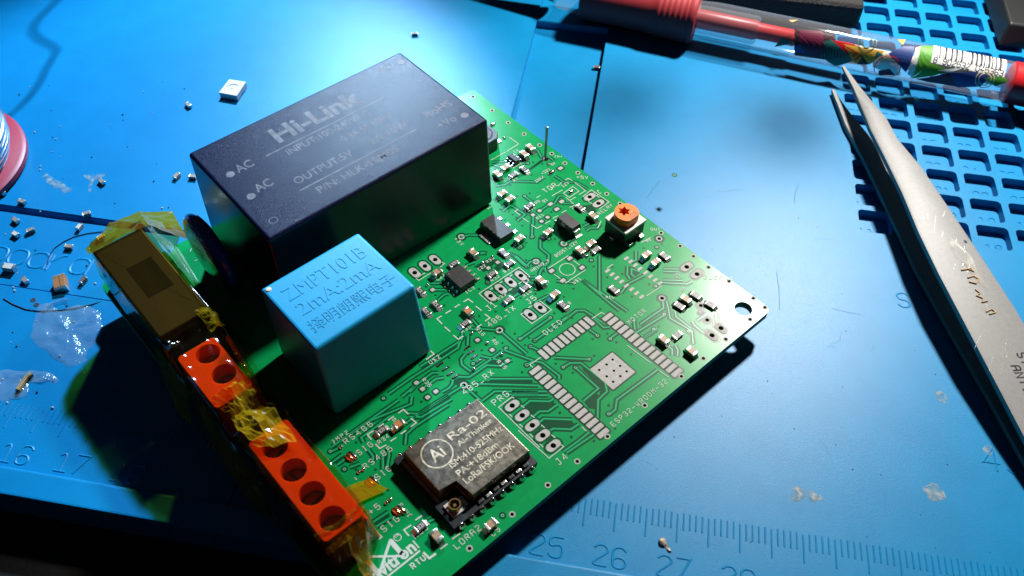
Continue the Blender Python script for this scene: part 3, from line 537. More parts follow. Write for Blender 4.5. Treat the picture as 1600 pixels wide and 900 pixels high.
outl = [('a', [(670, 95), (730, 60), (790, 105)]), ('a', [(560, 165), (625, 125)]), ('a', [(445, 240), (515, 200)]), ('a', [(400, 270), (340, 305), (405, 370)]), ('a', [(435, 405), (505, 465)]), ('a', [(545, 510), (605, 560), (670, 520)]), ('a', [(835, 415), (895, 375)]), ('a', [(940, 335), (1000, 295), (935, 245)]), ('a', [(825, 150), (895, 205)]),
    ('f', [(720, 650), (785, 695), (850, 660)]), ('f', [(610, 565), (685, 615)]), ('f', [(580, 530), (515, 480), (555, 455)]), ('f', [(780, 315), (830, 285)]), ('f', [(985, 570), (1050, 535)]), ('f', [(890, 635), (955, 600)]), ('f', [(1095, 500), (1155, 470)]), ('f', [(1195, 435), (1255, 405)]), ('f', [(975, 290), (1105, 215)]), ('f', [(1140, 95), (1180, 70), (1225, 100)]), ('f', [(1260, 125), (1395, 225), (1310, 275)]),
    ('f', [(1150, 310), (1245, 390)]), ('f', [(1190, 350), (1270, 305)]), ('f', [(1050, 170), (1095, 120)]), ('f', [(960, 195), (1000, 170)]), ('f', [(170, 455), (230, 420)]), ('q', [(280, 720), (250, 735), (85, 590), (710, 180), (875, 320), (860, 330)]), ('q', [(565, 325), (605, 295)]), ('q', [(405, 430), (450, 400)]), ('q', [(265, 530), (300, 500)]), ('q', [(700, 440), (750, 405)]), ('q', [(545, 545), (600, 510)]),
    ('d', [(680, 330), (730, 300)]), ('d', [(620, 390), (590, 410), (725, 525), (970, 355), (820, 240)]), ('p', [(435, 125), (400, 105), (190, 265), (830, 895)]), ('n', [(1110, 385), (1365, 615), (1485, 520), (1460, 500)]), ('p', [(540, 235), (590, 275)]), ('p', [(695, 385), (750, 430)]), ('p', [(855, 540), (910, 585)]), ('p', [(1015, 695), (1075, 745)]), ('p', [(355, 375), (405, 415)]), ('p', [(515, 530), (570, 575)]), ('p', [(675, 680), (730, 735)]), ('p', [(835, 840), (890, 890)]),
    ('i', [(670, 420), (590, 475), (640, 535)]), ('i', [(725, 380), (795, 335)]), ('i', [(845, 295), (920, 245)]), ('i', [(975, 205), (1040, 160), (1100, 220)]), ('i', [(1130, 270), (1200, 325), (1130, 375)]), ('i', [(1005, 465), (1075, 420)]), ('i', [(875, 555), (950, 510)]), ('i', [(690, 590), (745, 645), (825, 600)]), ('e', [(930, 555), (1180, 395)]), ('e', [(1140, 740), (1395, 570)]), ('e', [(1240, 455), (1320, 515)]), ('e', [(1000, 625), (1080, 685)]),
    ('g', [(220, 560), (400, 460)]), ('g', [(410, 455), (560, 360), (440, 275)]), ('g', [(490, 660), (600, 595)]), ('t', [(250, 85), (80, 200), (125, 245)]), ('s', [(1050, 280), (1200, 185), (1250, 215)]), ('o', [(260, 440), (315, 400)]), ('o', [(225, 480), (165, 520), (205, 570)]), ('o', [(240, 610), (290, 670)]), ('o', [(465, 680), (525, 635)]), ('o', [(565, 595), (630, 550)]),
    ('l', [(1035, 740), (1220, 620)]), ('l', [(545, 395), (620, 345)]), ('a', [(205, 815), (305, 745), (260, 705)]), ('m', [(245, 300), (350, 215), (570, 365), (445, 455)]), ('m', [(310, 355), (360, 390)]), ('m', [(410, 285), (450, 310)]), ('f', [(1115, 258), (1235, 172), (1310, 230), (1190, 310), (1115, 258)]), ('k', [(80, 600), (115, 625), (265, 530)]), ('k', [(400, 395), (435, 415), (380, 460)]), ('k', [(110, 575), (195, 530)]), ('y', [(1350, 115), (1370, 155), (1390, 160)]),
    ('y', [(1045, 335), (1055, 312), (1085, 322)]), ('y', [(1098, 372), (1112, 355), (1132, 382)]), ('y', [(1080, 412), (1102, 404)]), ('u', [(600, 600), (960, 870)]), ('v', [(900, 395), (1050, 500)]), ('w', [(690, 470), (760, 540)]), ('j', [(430, 130), (460, 160)]), ('r', [(600, 260), (680, 350), (640, 380)]), ('m', [(430, 690), (470, 600)]), ('l', [(970, 75), (1090, 10)])]
for k, pts in outl: part('outline_mark', MB().ribbon(Zb(k, pts), .022 if k in 'iaro' else .015, SILKZ + .0004), 'silk', pcb)
cc0 = bd(886.3, 421.2); part('outline_mark', MB().ribbon(circ(cc0, .15, 40), .014, SILKZ, closed=True), 'silk', pcb)
part('outline_mark', MB().ribbon(Zb('r', [(325 / 1, 0), (330, 5)]), .01, SILKZ), 'silk', pcb)
part('outline_mark', MB().ribbon(Zb('o', [(325, 705), (375, 755), (430, 715)]), .035, SILKZ + .0005), 'silk', pcb)
def off(k, a, b, w): return MB().ribbon(Zb(k, [a, b]), w, SILKZ)
lg = MB()
for i, (a, b, w) in enumerate([((795, 395), (985, 612), .075), ((990, 615), (520, 622), .034), ((805, 380), (640, 875), .042), ((655, 885), (480, 672), .075)]): lg.ribbon(Zb('r', [a, b]), w, SILKZ + i * .0003)
part('logo', lg, 'silk', pcb)
part('registered_mark', MB().ribbon(circ(bd(621.2, 840), .055, 20), .012, SILKZ, closed=True), 'silk', pcb)
legend('TM', 617.8, 842, .05, 0, .045)
x0, y0 = bd(596, 903); x1, _ = bd(663, 872)
ob('legend', text_mesh('legend', 'Savitron', x0 - .20, y0 - .0, x1, .205, SILKZ, 'silk', off=.035), pcb)
part('outline_mark', MB().ribbon([(x0, y0 - .045), (x1 + .02, y0 - .045)], .03, SILKZ), 'silk', pcb)
legend('RTU', *(646, 889.5), .085, 0, .09, .02)

# ================================================================== SMALL COMPONENTS SOLDERED ON THE BOARD
def chip_meshes(L, w, H, mbody, endw, name):
    body = MB().box(-L / 2 + endw * .6, L / 2 - endw * .6, -w / 2 + .004, w / 2 - .004, .006, H - .004).mesh(name, mbody)
    e = MB().box(L / 2 - endw, L / 2, -w / 2, w / 2, .004, H, bev=.010, seg=2)
    e.add([(L / 2 - .012, -w / 2 + .01, .001), (L / 2 + .045, -w / 2 + .012, .001), (L / 2 + .045, w / 2 - .012, .001), (L / 2 - .012, w / 2 - .01, .001), (L / 2 - .012, -w / 2 + .012, H * .62), (L / 2 - .012, w / 2 - .012, H * .62)],
          [(0, 1, 4), (3, 5, 2), (1, 2, 5, 4), (0, 3, 2, 1)])
    return body, e.mesh('end_cap', 'tin', True)
CAPS = chip_meshes(.20, .125, .115, 'tan', .052, 'capacitor')
CAPO = chip_meshes(.20, .125, .10, 'tan2', .05, 'capacitor')
RES = chip_meshes(.20, .125, .058, 'black', .036, 'resistor')
mk_me = strokes(MB().ribbon([(-.045, -.046), (.045, -.046)], .004, .0565), '103', -.048, -.030, .06, .008, 0, .0562, adv=.034).mesh('marking', 'ink')
mk_me = strokes(MB(), '103', -.046, -.030, .06, .009, 0, .0562, adv=.034).mesh('marking', 'ink')
def chip(kind, u, v, ax, rz=0):
    body, cap = {'c': CAPS, 'o': CAPO, 'r': RES}[kind]; H = .115 if kind == 'c' else (.10 if kind == 'o' else .058)
    x, y = bd(u, v, H); a = (math.pi / 2 if ax == 'y' else 0) + R(rz)
    o = ob({'c': 'capacitor', 'o': 'capacitor', 'r': 'resistor'}[kind], body, pcb, (x, y, 0), a)
    ob('end_cap', cap, o); ob('end_cap', cap, o, (0, 0, 0), math.pi)
    if kind == 'r': ob('marking', mk_me, o)
    return o
for c in [('c', 829, 229, 'y'), ('c', 819, 239, 'y'), ('c', 790, 260, 'x'), ('c', 777.5, 270.5, 'y'), ('r', 819, 263.5, 'y'), ('r', 802.5, 272, 'x'), ('c', 784.5, 301, 'x'), ('c', 796.5, 309.5, 'x'), ('r', 826.6, 321, 'x'), ('c', 856.5, 361, 'x'), ('c', 811.5, 371.5, 'x'), ('r', 906, 323, 'y'), ('c', 926.5, 335.5, 'y'),
          ('c', 906, 389.5, 'y'), ('c', 923, 379, 'x'), ('r', 931, 389.5, 'x'), ('c', 1010, 396.5, 'x'), ('c', 1024.5, 408, 'x'), ('r', 1038.5, 399, 'y'), ('r', 959, 451.5, 'y'), ('c', 845, 437, 'y'), ('c', 866.5, 458.5, 'x'), ('r', 880, 476, 'y'), ('r', 820.3, 449, 'x'), ('r', 794, 468, 'x'), ('c', 682.7, 424, 'x'), ('c', 739, 393, 'y'), ('r', 708.4, 411.5, 'x'), ('r', 787, 394, 'y'),
          ('r', 795.7, 411, 'x'), ('r', 768.3, 427.5, 'x'), ('r', 656.5, 454, 'y'), ('r', 681.3, 475.5, 'y'), ('r', 665.7, 486, 'y'), ('o', 731, 485, 'y'), ('r', 726, 505, 'x'), ('r', 595.4, 672.5, 'x'), ('o', 622.5, 662, 'x'), ('r', 656.3, 822.5, 'x'), ('c', 682, 836, 'y'), ('c', 766.5, 818.5, 'x'),
          ('r', 1087.5, 460.5, 'y', 8), ('c', 1072, 466, 'y', 8), ('r', 1061.5, 477, 'y', 8), ('r', 1110.5, 475, 'y', 8), ('c', 1037.5, 529, 'y'), ('r', 1058.5, 523, 'x'), ('c', 1081, 547.5, 'y')]:
    chip(*c)
# eight-lead and six-lead chips
def gull(w, L, H):
    mb = MB(); mb.ribbon([(0, 0), (L, 0)], w, 0)      # replaced below
    mb = MB(); pr = [(-.02, H), (.03, H), (.055, .012), (L, .010)]; t = .014
    up = [(x, 0, z + t) for x, z in pr]; vs = []
    for x, z in pr: vs += [(x, -w / 2, z), (x, w / 2, z), (x, w / 2, z + t), (x, -w / 2, z + t)]
    fs = [(0, 1, 2, 3)[::-1], (12, 13, 14, 15)]
    for i in range(3):
        for k in range(4): fs.append((4 * i + k, 4 * i + (k + 1) % 4, 4 * i + 4 + (k + 1) % 4, 4 * i + 4 + k))
    return mb.add(vs, fs).mesh('lead', 'tin')
def ic(name, cx, cy, wx, wy, H, lead, xs, rz=0, label=None):
    mb = MB().frus(rrect(0, 0, wx, wy, .01, 2), rrect(0, 0, wx - .04, wy - .04, .01, 2), .04, H, bev=.004)
    mb.frus(rrect(0, 0, wx - .05, wy - .05, .01, 2), rrect(0, 0, wx, wy, .01, 2), .012, .0395)
    o = part(name, mb, 'black', pcb, (cx, cy, 0), rz)
    if label: o['label'] = label
    for s, d in xs: ob('lead', lead, o, (d * (wx / 2 - .005), s, 0), 0 if d > 0 else math.pi)
    return o
c8 = [bd(*q, .15) for q in [(718, 415), (740, 434), (721.6, 448), (696, 428)]]
cx, cy = sum(p[0] for p in c8) / 4, sum(p[1] for p in c8) / 4
g8 = gull(.042, .13, .07)
o = ic('driver_chip', cx, cy, .40, .50, .155, g8, [(s * .127, d) for s in (-1.5, -.5, .5, 1.5) for d in (1, -1)])
part('marking', MB().lathe([(.025, .0), (.022, .001)], 12, T=Matrix.Translation((-.13, .17, .1552))), 'inkdim', o)
g6 = gull(.036, .075, .05)
x, y = bd(803, 246, .1); o = ic('converter_chip', x, y, .16, .29, .11, g6, [(s * .095, d) for s in (-1, 0, 1) for d in (1, -1)])
strokes(MB(), 'B6', -.05, -.03, .07, .008, R(90), .1105).mesh
# voltage regulator with wide tab
r4 = [bd(*q, .17) for q in [(769.5, 336.5), (801.5, 358), (786.5, 369), (752.5, 348)]]
cx, cy = sum(p[0] for p in r4) / 4 - .02, sum(p[1] for p in r4) / 4
o = ic('regulator_chip', cx, cy, .36, .65, .175, gull(.075, .15, .08), [(s, 1) for s in (-.23, 0, .23)])
tabm = MB().box(-.34, -.14, -.155, .155, .003, .03, bev=.006); tabm.box(-.345, -.20, -.16, .16, .001, .02, bev=.004)
part('tab', tabm, 'tin', o); strokes_m = strokes(MB(), '1117', -.06, -.24, .11, .010, R(90), .1755, adv=.12); part('marking', strokes_m, 'inkdim', o)
# rectifier diode with two silver ends
d4 = [bd(*q, .23) for q in [(880, 330), (908, 349), (897, 359), (871, 339)]]
cx, cy = sum(p[0] for p in d4) / 4, sum(p[1] for p in d4) / 4
dm_ = MB().frus(rrect(0, 0, .27, .46, .01, 2), rrect(0, 0, .225, .41, .01, 2), .10, .23, bev=.008); dm_.frus(rrect(0, 0, .225, .41, .01, 2), rrect(0, 0, .27, .46, .01, 2), .02, .099)
o = part('rectifier_diode', dm_, 'black', pcb, (cx, cy, 0)); gl = gull(.15, .10, .12)
for s in (1, -1): ob('lead', gl, o, (0, s * .225, 0), math.pi / 2 * s)
part('marking', strokes(MB(), 'SS34', -.035, -.16, .085, .009, R(90), .2305, adv=.085), 'inkdim', o)
# shielded power inductor half behind the module
ix, iy = bd(764, 204, .36); ix -= .19; iy += .06
o = part('power_inductor', MB().frus(rrect(0, 0, .68, .68, .14, 1), rrect(0, 0, .66, .66, .15, 1), .02, .33, bev=.012), 'black', pcb, (ix, iy, 0))
part('core', MB().cyl((0, 0), .235, .332, .342, 32), 'hlkink', o)
part('groove', MB().ribbon(circ((0, 0), .255, 36), .035, .3325, closed=True), 'dust', o)
for s in (1, -1): part('terminal_pad', MB().box(-.20, .20, s * .36 - .08, s * .36 + .08, .002, .03, bev=.008), 'tin', o, rz=math.pi / 2)
ob('terminal_pad', MB().box(-.22, .22, .31, .40, .002, .05, bev=.01).mesh('terminal_pad', 'pad'), o)
# bare header pin
px, py = bd(851.8, 247.5)
pp = MB().lathe([(.030, -.5), (.030, .84), (.024, .868), (.012, .872)], 16); pp.cyl((0, 0), .03, -.02, -.01, 8)
o = part('header_pin', pp, 'steelside', pcb, (px, py, 0), smooth=True)
part('fillet', MB().lathe([(.085, .001), (.06, .02), (.034, .05)], 16), 'solder', o, smooth=True)
# trimmer: pale square frame with orange rotor
tq = [bd(*q, .40) for q in [(944, 339), (976.7, 320), (1013, 343), (977, 366)]]
cx, cy = sum(p[0] for p in tq) / 4, sum(p[1] for p in tq) / 4
o = part('trimmer', MB().box(-.275, .275, -.27, .27, .03, .345, bev=.012), 'black', pcb, (cx, cy, 0))
part('frame_plate', MB().holes(rrect(0, 0, .585, .575, .02, 2), [circ((0, .0), .20, 28)], .346, .402), 'ceramic', o)
plus = []
for k in range(4):
    a = R(90 * k); c_, s_ = math.cos(a), math.sin(a)
    for x, y in ((.036, .036), (.125, .036), (.125, -.036)): plus.append((c_ * x - s_ * y, s_ * x + c_ * y))
plus = plus[::1]
hexo = []
for k in range(12): a = R(30 * k + 10); r_ = .135 if k % 2 else .075; hexo.append((-.02 + r_ * math.cos(a), .05 + r_ * math.sin(a)))
rot = MB().holes([(x, max(y, -.20)) for x, y in circ((0, 0), .24, 36)], [hexo], .403, .585, floor=.44)
o2 = part('rotor', rot, 'knob', o); part('marking', strokes(MB(), '103', -.08, -.175, .085, .013, 0, .5855, adv=.075), 'darkink', o2)
part('contact', MB().box(-.06, .06, -.36, -.26, .004, .10, bev=.012), 'tin', o, rz=R(90)); part('contact', MB().box(-.06, .06, -.36, -.26, .004, .10, bev=.012), 'tin', o, rz=R(-90) + 0)
part('contact', MB().box(.10, .22, -.36, -.26, .004, .08, bev=.012), 'tin', o); part('contact', MB().box(-.22, -.10, -.36, -.26, .004, .08, bev=.012), 'tin', o)
# ---- radio module under a metal can
ra = part('radio_module', MB().box(-3.26, -1.55, -1.52, .02, .012, .10), 'bluepcb', pcb)
can_o = [(-3.12, -.075), (-1.565, -.075), (-1.565, -1.395), (-2.775, -1.395), (-2.81, -1.03), (-3.13, -1.01)]
can_o = [(-3.13, -.06), (-3.13, -1.0), (-2.80, -1.02), (-2.775, -1.39), (-1.575, -1.39), (-1.575, -.06)]
ccx, ccy = -2.35, -.73
inn = [(x + (.022 if x < -2.9 else (-.022 if x > -2 else .012)), y + (-.022 if y > -.5 else .022)) for x, y in can_o]
can = MB().frus(can_o, inn, .101, .315, bev=.012, mi=1, mtop=0)
sh_ = part('shield_can', can, ['shield', 'shieldside'], ra)
zt = .3165
for txt, x0, y0, x1, h, off in [('Ra-02', -2.414, -.426, -1.66, .145, .006), ('Ai-Thinker', -2.388, -.588, -1.68, .095, .012), ('ISM:410-525MHz', -2.716, -.812, -1.65, .115, .012), ('PA:+18dBm', -2.718, -.995, -1.90, .115, .014), ('LoRa/FSK/OOK', -2.713, -1.168, -1.71, .12, .012)]:
    ob('print', text_mesh('print', txt, x0, y0, x1, h, zt, 'shieldink', off=off), ra)
part('print', MB().ribbon(circ((-2.73, -.45), .25, 44), .024, zt, closed=True), 'shieldink', ra)
ob('print', text_mesh('print', 'Ai', -2.86, -.56, -2.62, .23, zt, 'shieldink', off=.012), ra)
xc, yc = bd(710.5, 789, .2)
o = part('antenna_socket', MB().box(-.13, .13, -.13, .13, .101, .135, bev=.01), 'ceramic', ra, (xc, yc, 0))
part('socket_ring', MB().lathe([(.10, .135), (.105, .20), (.095, .235), (.078, .235), (.074, .15)], 28, caps=False), 'gold', ra, (xc, yc, 0), smooth=True)
part('socket_pin', MB().cyl((0, 0), .026, .13, .20, 12), 'gold', ra, (xc, yc, 0))
part('socket_foot', MB().box(.10, .20, -.10, .10, .101, .125, bev=.008), 'tin', ra, (xc, yc, 0))
cas = MB().lathe([(.075, .002), (.07, .03), (.045, .075), (.02, .108), (.003, .112)], 12); cas.v = [(x, y * .9, z) for x, y, z in cas.v]; me_c = cas.mesh('solder_joint', 'solder', True)
for i in range(8):
    ob('solder_joint', me_c, ra, (-3.12 + i * .205, -1.53, 0)); ob('solder_joint', me_c, ra, (-3.12 + i * .205, .03, 0))
for i in range(7): part('small_part', MB().box(-2.72 + i * .155, -2.62 + i * .155, -1.475, -1.425, .101, .14, bev=.008), 'tin' if i % 2 else 'black', ra)
part('antenna_trace', MB().box(-3.2, -3.14, -1.05, -.1, .101, .108), 'copper', ra)

# ================================================================== THE BIG PARTS
hl = empty('power_module', (0, 0, 0)); hl.parent = pcb; hl['label'] = 'large black power supply module with grey printing'
Hb = [(-2.985, 3.43), (1.785, 3.43), (1.785, 6.26), (-2.985, 6.26)]; Ht = [(-2.955, 3.475), (1.70, 3.475), (1.735, 6.215), (-2.925, 6.205)]
hm = MB().frus(Hb, Ht, .04, 2.2, bev=.055, mi=0, mtop=1)
part('case', hm, ['hlkside', 'hlk'], hl, smooth=False)
for x, y in ((-2.6, 5.2), (-2.6, 4.5), (1.5, 5.9), (1.45, 3.85)): part('lead', MB().cyl((x, y), .05, -.58, .05, 10), 'tin', hl)
zt = 2.2015
for txt, x0, y0, x1, h, off, sh in [('Hi-Link', -1.56, 5.40, .29, .42, .030, 0), ('INPUT:100-240VAC', -1.60, 5.00, .16, .165, .006, 0), ('0.3A 50-60Hz', -.66, 4.67, .39, .165, .006, 0), ('OUTPUT:5V', -1.90, 4.275, -.72, .175, .006, 0), ('2A 10W', -.32, 4.275, .50, .175, .006, 0), ('P/N: HLK-10M05', -1.72, 3.845, -.04, .165, .006, 0),
                        ('AC', -2.51, 5.17, -2.19, .20, .012, 0), ('AC', -2.51, 4.54, -2.19, .20, .012, 0), ('-Vo', .93, 5.88, 1.31, .19, .010, 0), ('+Vo', .88, 3.83, 1.27, .19, .010, 0), ('RoHS', .88, 4.22, 1.48, .19, .010, 0)]:
    ob('print', text_mesh('print', txt, x0, y0, x1, h, zt, 'hlkink', off=off), hl)
part('print', MB().ribbon([(-1.92, 5.245), (.63, 5.235)], .028, zt), 'hlkink', hl); part('print', MB().ribbon([(-1.96, 4.12), (.53, 4.11)], .028, zt), 'hlkink', hl)
for q in ((-2.635, 5.235), (-2.645, 4.535), (1.53, 5.91), (1.45, 3.85)): part('print', MB().cyl(q, .075, zt - .001, zt + .001, 24), 'hlkink', hl)
part('moulding_mark', MB().ribbon(circ((-2.66, 3.81), .07, 24), .016, zt, closed=True), 'hlkink', hl)
zm = empty('voltage_transformer', (0, 0, 0)); zm.parent = pcb; zm['label'] = 'bright blue potted transformer block with raised lettering'
Zbt = [(-3.47, 1.325), (-1.455, 1.325), (-1.445, 3.03), (-3.47, 3.03)]; Ztp = [(-3.50, 1.405), (-1.585, 1.43), (-1.60, 2.995), (-3.50, 2.98)]
part('case', MB().frus(Zbt, Ztp, .03, 1.85, bev=.055), 'zm', zm)
part('potting', MB().box(-3.40, -1.52, 1.38, 2.98, .0, .06), 'potting', zm)
part('spot', MB().lathe([(.05, 0), (.04, .012), (.01, .016)], 14, T=Matrix.Translation((-3.40, 2.88, 1.85))), 'crumb', zm)
for txt, x0, y0, x1, h, off in [('ZMPT101B', -3.28, 2.455, -1.77, .28, .008), ('2mA:2mA', -3.27, 2.08, -1.77, .27, .008), ('择明朗熙电子', -3.32, 1.70, -1.73, .24, .006)]:
    me = text_mesh('raised_lettering', txt, x0, y0, x1, h, 1.8495, 'zm', ext=.008, off=0); ob('raised_lettering', me, zm)
# side engraving, varistor, relay
vr = part('varistor', MB().lathe([(.05, -.14), (.45, -.15), (.62, -.14), (.72, -.10), (.77, -.03), (.77, .03), (.72, .10), (.62, .14), (.45, .15), (.05, .14)], 48, T=Matrix.Translation((-3.44, 5.17, .845)) @ Matrix.Rotation(R(90), 4, 'Y') @ Matrix.Rotation(0, 4, 'X')), 'varistor', pcb, smooth=True)
for s in (-.25, .25): part('lead', MB().cyl((-3.44, 5.17 + s), .04, -.5, .15, 10), 'tin', vr)
rl = part('relay', MB().frus(rrect(-4.585, 5.12, .95, 2.54, .02, 2), rrect(-4.585, 5.12, .92, 2.50, .02, 2), .02, 1.0, bev=.03), 'relay', pcb)
rl['label'] = 'long dark relay under amber tape'
part('label_window', MB().box(-4.78, -4.32, 4.75, 5.60, 1.0005, 1.004), 'relaylabel', rl, rz=0)
for y in (4.1, 5.7): part('lead', MB().cyl((-4.62, y), .06, -.56, .03, 10), 'tin', rl)
def terminal(name, x0, x1, y0, y1, hy, hx):
    z1 = 1.0; T = MB()
    T.holes(rrect((x0 + x1) / 2, (y0 + y1) / 2, x1 - x0, y1 - y0, .07, 4), [circ((hx, y), .195, 24) for y in hy], .02, z1, floor=.64)
    t = part(name, T, 'orange', pcb)
    part('wire_ledge', MB().frus([(x1, y0), (x1 + .14, y0), (x1 + .14, y1), (x1, y1)], [(x1, y0), (x1 + .03, y0), (x1 + .03, y1), (x1, y1)], .02, .80), 'orange', t)
    for y in hy:
        s = part('screw', MB().lathe([(.168, .645), (.168, .70), (.15, .715)], 22), 'screw', t, (hx, y, 0))
        part('slot', MB().box(-.02, .02, -.135, .135, .712, .719), 'dust', s, rz=R(random.uniform(0, 180)))
        part('lead', MB().cyl((hx, y), .055, -.52, .03, 10), 'tin', t)
    return t
terminal('screw_terminal', -5.02, -4.36, 2.06, 3.32, (3.07, 2.56), -4.60)['label'] = 'two way orange screw terminal under the tape'
terminal('screw_terminal', -4.97, -4.30, -.84, 1.22, (.91, .40, -.09, -.60), -4.69)['label'] = 'four way orange screw terminal under the tape'
# amber tape draped over relay and terminals
st = [(6.66, (-5.05, .60), (-4.98, .97), (-4.03, .92), (-3.38, .28)), (6.38, (-5.12, .40), (-5.06, 1.035), (-4.05, 1.03), (-3.66, .14)), (4.9, (-5.14, .05), (-5.07, 1.035), (-4.08, 1.035), (-3.82, .08)), (3.9, (-5.17, 0), (-5.07, 1.035), (-4.10, 1.03), (-3.86, .08)),
      (3.62, (-5.2, -.1), (-5.05, .93), (-4.20, .98), (-3.86, .08)), (3.36, (-5.2, -.1), (-5.06, 1.035), (-4.22, 1.03), (-3.90, .08)), (2.06, (-5.2, -.05), (-5.06, 1.03), (-4.28, 1.025), (-4.06, .08)), (1.70, (-5.15, .25), (-4.96, .68), (-4.42, .78), (-4.12, .12)), (1.33, (-5.16, .10), (-5.05, 1.03), (-4.26, 1.04), (-4.08, .08)),
      (0, (-5.16, -.02), (-5.05, 1.035), (-4.22, 1.03), (-4.02, .08)), (-.84, (-5.14, .02), (-5.03, 1.025), (-4.26, 1.02), (-4.14, .06)), (-1.08, (-5.05, .05), (-4.95, .72), (-4.52, .62), (-4.45, .05))]
NY, NX = 190, 56; vs, fs = [], []
def lerp(a, b, t): return a + (b - a) * t
for i in range(NY + 1):
    t = i / NY * (st[0][0] - st[-1][0]); y = st[0][0] - t
    k = 0
    while k < len(st) - 2 and st[k + 1][0] > y: k += 1
    f = (st[k][0] - y) / (st[k][0] - st[k + 1][0]); f = f * f * (3 - 2 * f) if abs(st[k][1][0] - st[k + 1][1][0]) > .1 else f
    cp = [(lerp(a[0], b[0], f), lerp(a[1], b[1], f)) for a, b in zip(st[k][1:], st[k + 1][1:])]
    d = [0] + [math.dist(cp[j], cp[j + 1]) for j in range(3)]; cum = [sum(d[:j + 1]) for j in range(4)]
    wr = .007 + .055 * math.exp(-((y - 1.72) / .30) ** 2) + .06 * math.exp(-((y - 3.6) / .14) ** 2) + .05 * math.exp(-((y + 1.35) / .35) ** 2) + .03 * max(0, y - 6.3)
    for j in range(NX + 1):
        q = j / NX * cum[3]; m = 0
        while m < 2 and cum[m + 1] < q: m += 1
        g = (q - cum[m]) / max(1e-6, cum[m + 1] - cum[m]); x = lerp(cp[m][0], cp[m + 1][0], g); z = lerp(cp[m][1], cp[m + 1][1], g)
        skirt = 1 if m != 1 else .15 + .85 * min(1, wr / .05)
        n1 = noise.noise(Vector((x * 3, y * 1.3, z * 3))); n2 = noise.noise(Vector((x * 7 + 5, y * 2.4, z * 7)))
        a = wr * skirt * 1.6 * (.4 if x < -5.05 else 1); z += max(-.02 if m == 1 else -.9, a * (n1 + .6 * n2)) if m == 1 and wr < .03 else a * (n1 + .6 * n2) + (.03 if m == 1 and wr > .03 else 0)
        if m == 1: z += (.035 if y < 3.5 else .012) * max(0, 1 - abs(noise.noise(Vector((x * 4.2 - y * .7, y * .45, 4)))) * 6) ** 2 * (1 if y < 6.2 else .3)
        x += a * .8 * n2; yy = y + (.10 * noise.noise(Vector((x * 4, 3, z * 4))) if i in (0, NY) else 0) + (.14 * noise.noise(Vector((x * 9, 7, 1))) if i > NY - 3 else 0)
        vs.append((x, yy, max(z, .015) if x > -5.15 else z))
for i in range(NY):
    for j in range(NX): a = i * (NX + 1) + j; fs.append((a, a + 1, a + NX + 2, a + NX + 1))
tp = MB().add(vs, fs); o = part('tape', tp, 'tape', pcb, smooth=True); o['label'] = 'crumpled amber polyimide tape over the relay and terminals'
# folded second layer where the tape is pinched, and the loose flap down the left side
def sheet(pts_rows, name, amp=.02, m='tapefold'):
    vs, fs = [], []; nr, nc = len(pts_rows), len(pts_rows[0]); sub_ = 6
    for i in range((nr - 1) * sub_ + 1):
        a, f = min(i // sub_, nr - 2), (i - min(i // sub_, nr - 2) * sub_) / sub_
        for j in range((nc - 1) * sub_ + 1):
            b, g = min(j // sub_, nc - 2), (j - min(j // sub_, nc - 2) * sub_) / sub_
            P = lambda r, c: Vector(pts_rows[r][c])
            p = P(a, b).lerp(P(a, b + 1), g).lerp(P(a + 1, b).lerp(P(a + 1, b + 1), g), f)
            n = noise.noise(p * 5) * amp + (abs(noise.noise(p * 9)) - .2) * amp * 1.1; vs.append(tuple(p + Vector((n * .5, n * .3, n))))
    w_ = (nc - 1) * sub_ + 1
    for i in range((nr - 1) * sub_):
        for j in range(w_ - 1): a = i * w_ + j; fs.append((a, a + 1, a + w_ + 1, a + w_))
    return part(name, MB().add(vs, fs), m, pcb, smooth=False)
sheet([[(-4.98, 2.25, 1.07), (-4.7, 2.2, 1.10), (-4.35, 2.2, 1.08)], [(-4.92, 1.85, .90), (-4.70, 1.8, .96), (-4.45, 1.75, .92)], [(-4.95, 1.45, 1.07), (-4.7, 1.40, 1.13), (-4.35, 1.4, 1.09)], [(-4.9, 1.0, 1.075), (-4.72, .85, 1.085), (-4.42, .7, 1.085)]], 'tape_fold', .075)
sheet([[(-4.35, 3.95, 1.05), (-4.2, 3.9, 1.08), (-4.05, 3.9, 1.02)], [(-4.36, 3.7, 1.03), (-4.2, 3.66, 1.12), (-4.06, 3.6, 1.0)], [(-4.34, 3.4, 1.05), (-4.22, 3.4, 1.09), (-4.10, 3.4, .98)]], 'tape_fold', .05)
sheet([[(-5.14, 4.0, .8), (-5.22, 4.0, .25), (-5.26, 3.95, 0)], [(-5.14, 3.5, .8), (-5.28, 3.4, .25), (-5.40, 3.25, -.1)], [(-5.12, 3.0, .7), (-5.26, 2.9, .2), (-5.34, 2.8, -.15)]], 'tape_fold', .03)
sheet([[(-5.1, 2.6, .7), (-5.22, 2.5, .2), (-5.28, 2.4, -.1)], [(-5.08, 1.6, .5), (-5.24, 1.4, .1), (-5.34, 1.2, -.15)], [(-5.06, .9, .7), (-5.2, .7, .1), (-5.26, .5, -.1)]], 'tape_fold', .03)
sheet([[(-5.12, 6.30, 1.03), (-4.5, 6.34, 1.055), (-4.0, 6.3, 1.03), (-3.45, 6.2, .30)], [(-5.10, 6.6, .93), (-4.5, 6.75, .96), (-3.95, 6.75, .86), (-3.40, 6.7, .40)], [(-4.95, 6.75, .80), (-4.5, 7.0, .84), (-3.9, 7.08, .70), (-3.36, 7.0, .42)]], 'tape_fold', .025, 'tapemid')
